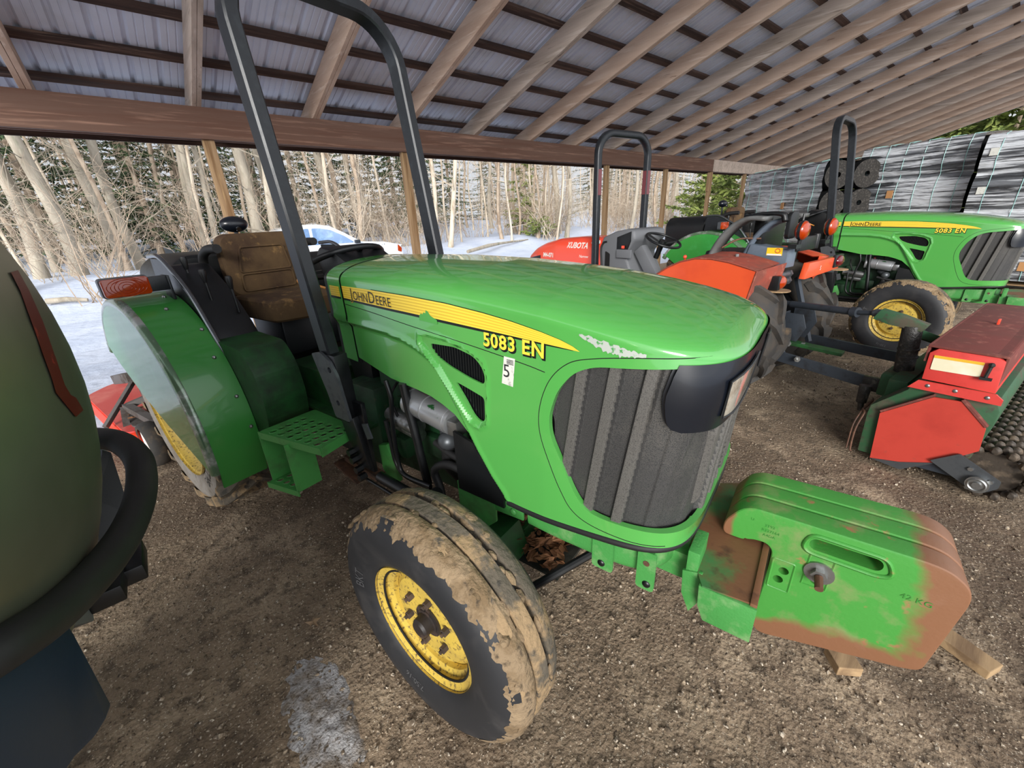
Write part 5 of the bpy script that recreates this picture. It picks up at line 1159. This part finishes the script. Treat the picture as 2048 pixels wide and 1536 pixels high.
def pallet(x,y,rz,Ln,Dp,Ht,label,tilt=0):
    t=thing('wrapped_pallet',label,'pallet',(x,y,0),rz,'wrapped pallets of black rolls')
    m=MB()
    for k in range(7): m.box((Ln/2,.07+k*(Dp-.14)/6,.13),(Ln,.09,.02))
    for k in range(3): m.box((.06+k*(Ln-.12)/2,Dp/2,.06),(.10,Dp,.12))
    m.build('pallet_base','pallet_wood',t,bevel=.003)
    r=.24; rows=int((Ht-.15)/(2*r)); r=(Ht-.15)/(2*rows); nd=int(Dp/(2*r)+.01)
    r_y=Dp/(2*nd)
    for i in range(rows):
        z=.15+r+2*r*i
        for j in range(nd):
            if i<rows-1 and 0<j<nd-1: continue
            m=MB(); yy=r_y+2*r_y*j; jx=random.uniform(-.03,.03)
            m.mt(0); m.lathe([(r*.98,0),(r*.99,Ln)],(jx,yy,z),'x',28); m.mt(1); m.lathe([(.05,0),(r*.98,0)],(jx,yy,z),'x',28); m.lathe([(.05,Ln),(r*.98,Ln)],(jx,yy,z),'x',28)
            m.build('black_roll',['roll_black','roll_end'],t,smooth=50)
    # film: near side and top, following the rolls loosely
    def film(u,v):
        xx=lerp(-.035,Ln+.03,u); L1=Ht-.2; s_=v*(L1+Dp)
        if s_<L1:
            z=.2+s_; ph=((z-.15)/(2*r))%1; bul=-.05*(abs(ph-.5)*2)**3; yy=-.028-bul*1.0; 
            q=noise.noise(Vector((xx*1.2,z*9,x)))*.014+noise.noise(Vector((xx*3,z*26,y)))*.006
            return (xx,yy+q,z)
        yy=s_-L1; z=Ht+.028; ph=(yy/(2*r_y))%1; z-=.05*(abs(ph-.5)*2)**3; return (xx,yy,z+noise.noise(Vector((xx*2,yy*5,x)))*.012)
    m=MB(); m.grid(film,60,170); m.build('stretch_film','stretch_film',t,smooth=60,fixn=False)
    for k in range(6):
        xx=Ln*(.07+.86*k/5.); m=MB(); m.tube([Vector(film((xx+.035)/(Ln+.065)+.002*math.sin(q*1.3+k),q/24))+Vector((0,-.006,.006)) for q in range(25)],.0045,4); m.build('strap','strap_teal',t,smooth=0)
    rn=random.Random(int(x*10))
    for i in range(rows):
        z=.15+r+2*r*i
        m=MB(); m.box((.10,-.040,z+.03),(.10,.006,.11)); m.build('paper_label','white_tag',t,smooth=0)
        if i%2==0:
            xx=rn.uniform(.3,.7)*Ln; m=MB(); m.box((xx,-.042,z),(.11,.008,.14)); m.build('cardboard_tab','cardboard',t,smooth=0)
    return t
pallet(12.95,5.02,math.atan2(2.50-4.95,10.75-12.95),3.0,1.15,2.32,'leftmost wrapped pallet of black rolls, dark roll ends visible beside a roll bar')
for o in (1,): pass
pallet(11.9,2.38,math.atan2(.72-2.38,11.25-11.9),1.80,1.15,2.52,'wrapped pallet of shiny black rolls above the second green hood, middle of three')
pallet(10.95,.58,math.atan2(-1.6-.55,10.5-10.95),2.2,1.15,2.44,'wrapped pallet of black rolls cropped by the right edge')
# ================================================================== rotary mower behind the near tractor (in that tractor's frame)
mat('mower_red',(204,70,66),.45,layers=[((214,110,100),6,.45,.65,6,.5)]); mat('mower_orange',(236,62,26),.45)
mat('mower_grey',(96,92,90),.6,metal=.3,layers=[((74,64,58),9,.5,.65,8,.8)],bump=(60,.15,.003))
mw_=thing('rotary_mower','red deck rotary mower with small black gauge wheel behind the near tractor','mower',(O1[0],O1[1],0),R(A1-90))
m=MB(); m.prism(roundpoly([(-3.00,-.80),(-3.00,.55),(-3.25,.75),(-4.3,.75),(-4.5,.4),(-4.5,-.6),(-4.3,-.80)],.08),'z',.235,.25); dk=m.build('deck','mower_red',mw_,smooth=0)
m=MB(); m.box((-3.003,-.12,.165),(.012,1.34,.15)); m.box((-3.65,-.803,.165),(1.3,.012,.15)); m.build('deck_skirt','mower_orange',dk,smooth=0)
m=MB(); m.prism(roundpoly([(-3.05,-.74),(-3.05,-.60),(-3.5,-.62),(-3.5,-.72)],.06),'z',.25,.262); m.build('deck_plate','mower_grey',dk,smooth=0)
m=MB(); m.lathe([(.13,-.045),(.150,-.05),(.165,-.035),(.168,0),(.165,.035),(.150,.05),(.13,.045)],(0,0,0),'y',36); gw=m.build('gauge_wheel','lug_black',mw_,smooth=50,loc=(-2.86,-.70,.165))
m=MB(); m.lathe([(.13,-.03),(.11,-.02),(.05,-.03),(0,-.035)],(0,0,0),'y',24); m.lathe([(.13,.03),(.11,.02),(.05,.03),(0,.035)],(0,0,0),'y',24); m.build('rim','white_letter',gw,smooth=40)
m=MB(); m.bar((-3.28,-.70,.36),(-2.86,-.635,.30),.05,.05); m.bar((-2.86,-.635,.32),(-2.86,-.635,.15),.02,.05); m.bar((-3.28,-.72,.36),(-3.02,-.81,.10),.012,.04,up=(0,1,0)); m.bar((-3.28,-.70,.36),(-3.20,-.50,.42),.05,.04); m.build('wheel_bracket','mower_grey',mw_,smooth=0)
m=MB(); m.bar((-4.1,-.58,.38),(-3.55,-.56,.50),.08,.08); m.bar((-3.55,-.50,.25),(-3.52,-.50,.68),.07,.05); m.bar((-3.50,-.52,.54),(-3.25,-.86,.26),.03,.03); m.bar((-3.55,.45,.25),(-3.52,.45,.68),.07,.05); m.bar((-3.52,-.5,.62),(-3.52,.45,.62),.07,.07); m.bar((-3.5,0,.62),(-2.95,0,.50),.08,.08); m.build('mower_frame','mower_grey',mw_,bevel=.003)
m=MB(); m.box((-3.55,-.35,.36),(.25,.20,.22)); m.cyl((-3.45,-.52,.30),(-3.45,-.52,.48),.05,seg=14); m.cyl((-3.38,-.48,.30),(-3.38,-.48,.52),.018,seg=8); m.build('gearbox','mower_grey',mw_,bevel=.02)
# leaves lying on the mower
m=MB(); rn=random.Random(12)
for i in range(60):
    c=Vector((rn.uniform(-3.5,-3.1),rn.uniform(-.74,-.5),.268+rn.uniform(0,.05))); rot=Matrix.Rotation(rn.uniform(0,6),3,'Z')@Matrix.Rotation(rn.uniform(-.7,.7),3,'X'); m.add([c+rot@Vector(v)*.03 for v in ((-1,0,0),(0,-.5,.1),(1,0,.1),(0,.5,.1))],[(0,1,2,3)])
m.build('fallen_leaves','leaf',mw_,smooth=0,fixn=False)['kind']='stuff'
# ================================================================== white pickup on the snowy track
mat('car_white',(226,232,238),.22,coat=1.); mat('car_glass',(120,150,190),.06,spec=1.,coat=1.,layers=[((150,180,210),2,.5,.6,4)]); mat('car_dark',(30,34,40),.4); mat('car_green',(110,220,70),.4)
ct=thing('pickup_truck','white pickup truck parked on the snow, seen past the steering wheel','truck',(1.2,12.6,-.06))
pr=[(.05,.42),(.0,.62),(.03,1.02),(.08,1.06),(1.65,1.09),(1.82,1.52),(1.95,1.60),(2.3,1.665),(2.7,1.665),(3.05,1.60),(3.40,1.42),(3.88,1.14),(4.6,1.08),(4.98,1.00),(5.12,.88),(5.16,.55),(5.10,.40)]
m=MB()
def car(u,v):
    i=v*(len(pr)-1); k=min(int(i),len(pr)-2); f=i-k; x=lerp(pr[k][0],pr[k+1][0],f); z=lerp(pr[k][1],pr[k+1][1],f); return x,z
poly=pr
for (y0,y1,ins) in ((0,.06,.03),(.06,1.76,0),(1.76,1.82,.03)):
    m.prism([(x,z-(ins if z>1.0 else 0)) for x,z in poly],'y',y0+.0,y1)
body=m.build('body','car_white',ct,bevel=.02,smooth=40)
m=MB(); m.prism(roundpoly([(1.86,1.13),(1.98,1.48),(2.36,1.565),(2.44,1.565),(2.44,1.13)],.03),'y',-.012,.0); m.build('side_window','car_glass',body,smooth=0)
m=MB(); m.prism(roundpoly([(2.52,1.13),(2.52,1.565),(2.72,1.56),(3.02,1.50),(3.38,1.32),(3.62,1.15),(3.60,1.13)],.03),'y',-.012,.0); m.build('side_window','car_glass',body,smooth=0)
m=MB(); m.prism(roundpoly([(4.98,.78),(5.10,.74),(5.12,.86),(5.0,.98)],.02),'y',-.012,.03); m.build('headlight','amber',body,smooth=0)
m=MB(); m.box((3.70,-.10,1.15),(.14,.14,.10)); m.build('side_mirror','car_dark',body,bevel=.02)
m=MB(); m.prism([(.10,.86),(.10,.92),(.5,.93),(.5,.86)],'y',-.013,0); m.build('side_stripe','car_green',body,smooth=0)
vs,fs=textpolys('Y BAY LA',.07,space=1.8); m=MB(); m.add([(4.10+u,-.004,.99+v) for u,v in vs],fs); m.build('fender_lettering','car_dark',body,smooth=0,fixn=False)
for x in (.95,4.25):
    for y in (.10,1.72):
        m=MB(); m.lathe([(.20,-.11),(.34,-.11),(.36,-.09),(.36,.09),(.34,.11),(.20,.11)],(x,y,.37),'y',32); w_=m.build('wheel','black_rubber',ct,smooth=40)
        m=MB(); m.lathe([(0,-.10),(.20,-.105),(.20,.1)],(x,y,.37),'y',20); m.build('rim','steel',w_,smooth=40)
        m=MB(); m.lathe([(.36,0),(.43,0)],(x,-.012 if y<1 else 1.832,.40),'y',28,a0=0,a1=PI); m.build('wheel_arch','car_dark',body,smooth=0)
# orange tailgate light object beside it: low marker seen over the hood
# ================================================================== bits on the floor
def plank2(a,b,w,h,lab):
    A=onZ(*a,h/2);B=onZ(*b,h/2); m=MB(); m.bar(A,B,w,h); tag(m.build('wood_block','block_wood',None,bevel=.003,smooth=0),lab,'wood')
plank2((1990,1345),(1850,1245),.075,.038,'grey weathered board end sticking out past the front weights at lower right')
plank2((1700,1345),(1672,1300),.08,.04,'short wood block lying under the front suitcase weights')
rn=random.Random(5)
for lab,px,py,r in (('pale fist-sized stone beside the snow patch, left of the front tire',822,1445,.016),('pale stone lying by the board end under the weights',1888,1330,.016),('grey stone on the dirt in the lower left',378,1345,.02)):
    p=onZ(px,py,0); m=MB(); m.ball((0,0,0),r,10,8,(1,.8,.6)); 
    m.v=[tuple(Vector(v)*(1+.25*noise.noise(Vector(v)*60))) for v in m.v]
    tag(m.build('stone','gravel',None,smooth=40,loc=(p.x,p.y,floorz(p.x,p.y)-.012+r*.5)),lab,'stone')
p=onZ(628,1250,0); m=MB()
P=[]
for k in range(10): a=2*PI*k/10; rr=.034 if k%2==0 else .013; P.append((rr*math.cos(a),rr*math.sin(a),.008*math.sin(k*2.1)))
m.add(P+[(0,0,.006)],[(k,(k+1)%10,10) for k in range(10)]); mat('dry_leaf',(150,124,96),.8); tag(m.build('maple_leaf','dry_leaf',None,smooth=0,fixn=False,loc=(p.x,p.y,floorz(p.x,p.y)-.002)),'dry curled leaf on the dirt left of the front tire','leaf')
# ================================================================== woods
mat('bark_grey',(168,158,142),.9,stretch=(1,1,.25),layers=[((136,126,110),3,.42,.62,8),((188,180,162),9,.55,.7,8),((104,112,84),1.5,.6,.75,5)],bump=(20,.5,.02))
mat('bark_pale',(206,192,172),.9,stretch=(1,1,.25),layers=[((150,134,114),4,.45,.65,8)],bump=(20,.3,.01))
mat('bark_brown',(176,158,138),.9,layers=[((140,120,100),4,.45,.65,8)])
mat('needles',(78,98,62),.8,layers=[((44,60,38),.8,.4,.6,5),((92,108,62),2,.55,.7,5)])
mat('needles_light',(128,140,70),.8,layers=[((92,108,52),1,.4,.6,5),((160,166,86),2,.55,.7,5)])
def branch(mb,p,d,L,r,depth,rn,seg=4):
    n=max(3,int(L/.35)) if depth>1 else 3
    pts=[p.copy()]; q=p.copy(); dd=d.copy()
    for i in range(n):
        dd=(dd+Vector((rn.uniform(-1,1),rn.uniform(-1,1),rn.uniform(-.5,.9)))*.22).normalized(); q=q+dd*(L/n); pts.append(q.copy())
    rs=[lerp(r,r*.25,i/n) for i in range(n+1)]
    mb.tube(pts,rs,seg,caps=False)
    if depth>0:
        k=rn.randint(3,5) if depth>1 else rn.randint(2,4)
        for _ in range(k):
            t=rn.uniform(.2,.95); i=min(int(t*n),n-1); b=pts[i].lerp(pts[i+1],t*n-i)
            ax=(pts[i+1]-pts[i]).normalized(); sd=ax.cross(Vector((rn.uniform(-1,1),rn.uniform(-1,1),rn.uniform(-1,1))))
            if sd.length<.1: continue
            nd=(ax*.55+sd.normalized()*.8+Vector((0,0,.15))).normalized(); branch(mb,b,nd,L*rn.uniform(.35,.6),max(rs[i]*.55,.004),depth-1,rn,3)
def bare_tree(seed,r,h,lean,nb,lo,mt,blen=2.4,forks=0):
    rn=random.Random(seed); m=MB(); pts=[];n=14; x=y=0
    for i in range(n+1):
        z=h*i/n; pts.append(Vector((lean[0]*z+.12*math.sin(i*.7+seed)*(r/.2)**.3,lean[1]*z+.1*math.sin(i*.9+seed*2),z-.25)))
    rs=[r*(1.35 if i==0 else lerp(1,.45,i/n)) for i in range(n+1)]
    m.tube(pts,rs,10 if r>.12 else 6,caps=False)
    for k in range(nb):
        t=rn.uniform(lo/h,min(1,8.5/h)); i=min(int(t*n),n-1); b=pts[i].lerp(pts[i+1],t*n-i); a=rn.uniform(0,2*PI)
        d=Vector((math.cos(a),math.sin(a),rn.uniform(.0,.9))).normalized(); branch(m,b,d,rn.uniform(.5,1)*blen,rn.uniform(.012,.032)*(1 if r>.1 else .6),2,rn)
    o=m.build('bare_tree',mt,None,smooth=60,fixn=False); return o
def ptree(o,x,y,rz=0,s=1,label=None,group=None,first=False,name=None,cat='tree'):
    c=o if first else o.copy()
    if not first: C.objects.link(c)
    c.location=(x,y,gz(x,y)-.02); c.rotation_euler=(0,0,rz); c.scale=(s,s,s); tag(c,label,cat,group); return c
BT='bare trees at the edge of the woods'
bigs=[(-.165,15.5,.20,11,'thick bare trunk just above the sprayer tank at the far left'),(-.125,17.5,.15,12,'thick bare trunk at far left, behind the sprayer top'),(-.088,17,.17,13,'tall grey bare trunk rising at the left between sprayer and fender lamp'),(-.030,18,.15,14,'pale mossy trunk, left one of the close pair left of the post'),(-.006,18.5,.15,15,'pale mossy trunk, right one of the close pair left of the post'),
(.104,19,.12,16,'multi-stemmed trunk just left of the leftmost post, left stem'),(.122,19.3,.11,17,'multi-stemmed trunk just left of the leftmost post, right stem'),(.19,19,.22,18,'broad pale trunk just right of the leftmost post'),(.225,20,.11,19,'thin trunk between the broad trunk and the near roll bar'),(.345,20,.17,20,'straight beige trunk above the white truck roof')]
for i,(q,Y,r,sd,lab) in enumerate(bigs):
    o=bare_tree(sd,r,11,(random.uniform(-.004,.004),0),15,1.2,'bark_grey',2.6)
    ptree(o,q*Y,Y,0,1,lab,None,True)
o=bare_tree(31,.11,10,(.20,.03),10,1.5,'bark_pale',2.0); ptree(o,.645*16.5,16.5,0,1,'pale bare trunk leaning right beyond the near roll bar',None,True)
o=bare_tree(32,.10,10,(.10,.03),10,1.5,'bark_pale',2.0); ptree(o,.60*17,17,0,1,'pale bare trunk leaning slightly beside the leaning one',None,True)
protos=[bare_tree(40+i,rr,10,(ln,ln2),nb,.5,mt,bl) for i,(rr,ln,ln2,nb,mt,bl) in enumerate([(.09,.02,.02,20,'bark_brown',1.7),(.06,-.03,.02,20,'bark_pale',1.5),(.13,.01,0,18,'bark_grey',2.2),(.05,.06,-.03,18,'bark_pale',1.4),(.075,-.02,.03,22,'bark_brown',1.8),(.045,.0,.05,20,'bark_pale',1.3)])]
rn=random.Random(77); used=set()
def put(P,x,y,lab,grp,cat='tree',smin=.8,smax=1.25):
    i=rn.randrange(len(P)); o=P[i]; first=id(o) not in used; used.add(id(o)); ptree(o,x,y,rn.uniform(0,6.28),rn.uniform(smin,smax),lab,grp,first,cat=cat)
for k in range(64):
    q=rn.choice([rn.uniform(-.2,.45),rn.uniform(.4,1.1),rn.uniform(.9,2.3)]); y=rn.uniform(16.5,24)+.0*q
    if q>1.0: y=rn.uniform(15,21)
    put(protos,q*y,y,'slender bare tree among many at the near edge of the woods','slender bare trees near')
fars=[o.copy() for o in protos]
for o in fars: C.objects.link(o)
for k in range(120):
    q=rn.uniform(-.25,2.5); y=rn.uniform(25,42); put(fars,q*y,y,'slender bare tree deep in the woods behind the snow','slender bare trees far','tree',1,1.5)
# bushes and saplings
def brush(seed,n,h,mt):
    r_=random.Random(seed); m=MB()
    for i in range(n):
        a=r_.uniform(0,6.28); d=Vector((math.cos(a)*.5,math.sin(a)*.5,1)).normalized(); branch(m,Vector((r_.uniform(-.5,.5),r_.uniform(-.4,.4),-.1)),d,h*r_.uniform(.5,1.1),.012,2,r_,3)
    return m.build('bare_bush',mt,None,smooth=0,fixn=False)
bp_=[brush(1,14,2.2,'bark_pale'),brush(2,18,1.5,'bark_brown'),brush(3,12,3.0,'bark_pale'),brush(4,20,2.4,'bark_brown')]
for k in range(70):
    q=rn.choice((rn.uniform(-.22,2.4),rn.uniform(.4,2.4))); y=rn.uniform(14.2,22)+(1.0 if q>.9 else 0); put(bp_,q*y,y,'leafless twiggy bush growing out of the snow under the trees','leafless bushes','bush')
# evergreens
def evergreen(seed,h,w,mt,nbr=70,lo=.6,card=.20,pitch=-.15,name='evergreen_tree'):
    r_=random.Random(seed); m=MB(); m.mt(0); m.tube([(0,0,-.3),(0,0,h*.5),(0,0,h)],[.16,.1,.02],7,caps=False); m.mt(1)
    for i in range(nbr):
        z=lo+(h-lo)*(i/nbr)**1.15; a=i*2.4+r_.uniform(-.4,.4); L=w*(1-z/h)**.75*r_.uniform(.7,1.1)+.25; d=Vector((math.cos(a),math.sin(a),pitch+r_.uniform(-.1,.15))).normalized()
        tip=Vector((0,0,z))+d*L; m.mt(0); m.tube([(0,0,z),tip],[.02,.006],3,caps=False); m.mt(1)
        ns=int(L/.022)
        for k in range(ns):
            t=r_.uniform(.15,1.02); c=Vector((0,0,z))+d*L*t; sd=Vector((-d.y,d.x,0)); dr=(d*r_.uniform(.1,.9)+sd*r_.uniform(-1,1)*(1.1-t*.5)+Vector((0,0,r_.uniform(-.5,.25)))).normalized(); ln=card*r_.uniform(.8,1.9)*(1.25-t*.5); up=dr.cross(Vector((r_.uniform(-1,1),r_.uniform(-1,1),r_.uniform(-1,1)))).normalized()*ln*.16
            m.add([c,c+dr*ln*.5+up,c+dr*ln,c+dr*ln*.5-up],[(0,1,2,3)])
    return m.build(name,['bark_brown',mt],None,smooth=0,fixn=False)
ev=[evergreen(1,10,3.2,'needles',120,.6,.13),evergreen(2,9,2.8,'needles',110,.6,.13)]
for q,y in ((-.16,25),(-.10,23),(-.04,26),(.03,24),(.09,27),(.15,25),(.21,28),(.28,26),(.35,29),(.42,27),(.50,30),(.56,26),(.02,31),(-.2,31),(.66,31),(.95,34),(1.25,36),(1.45,30),(1.6,33),(1.8,35),(2.05,36),(.80,36)):
    put(ev,q*y,y,'dark green evergreen standing behind the bare trunks','evergreens in the woods')
o=evergreen(5,4.4,1.3,'needles_light',34,.5,.2,.0); ptree(o,.93*19,19,0,1,'small bright green cedar among bare trees right of the near roll bar',None,True)
o=evergreen(6,1.0,1.3,'needles_light',16,.1,.16,.3,'evergreen_bush'); ptree(o,.985*17,17,0,1,'low green juniper bush in the snow right of the near roll bar',None,True,cat='bush')
o=evergreen(7,5.2,2.6,'needles_light',60,.3,.26,.12); ptree(o,22.6,9.0,0,1,'yellow-green pine filling the gap left of the wrapped pallets',None,True)
o=evergreen(8,5.0,2.8,'needles_light',60,.3,.26,.12); ptree(o,26.5,12.0,0,1,'yellow-green pine just behind the boarded post',None,True)
o=evergreen(9,11,4.5,'needles_light',90,.5,.42,.05); ptree(o,37,1.2,0,1,'tall yellow-green pine showing beyond the roof gable at upper right',None,True)
o=evergreen(10,10.5,4.2,'needles_light',90,.5,.42,.05); ptree(o,38,4.8,1,1,'tall yellow-green pine left of the gable one at upper right',None,True)
# fallen log and dry clump in the snow at the left
m=MB(); m.tube([(-1.95,14.4,gz(-1.9,14.4)+.03),(-1.6,14.3,gz(-1.6,14.3)+.06),(-1.25,14.2,gz(-1.2,14.2)+.02)],[.07,.06,.04],10); tag(m.build('fallen_log','bark_grey',None,smooth=50),'short fallen log half buried in the snow at the left','log')
m=MB(); m.tube([(10.2,14.5,.30),(11.6,14.9,.42),(13.0,15.8,.40),(15.6,16.6,.40)],[.07,.08,.06,.03],8); tag(m.build('fallen_log','bark_grey',None,smooth=50),'long fallen branch on the snow at the foot of the trees','log')
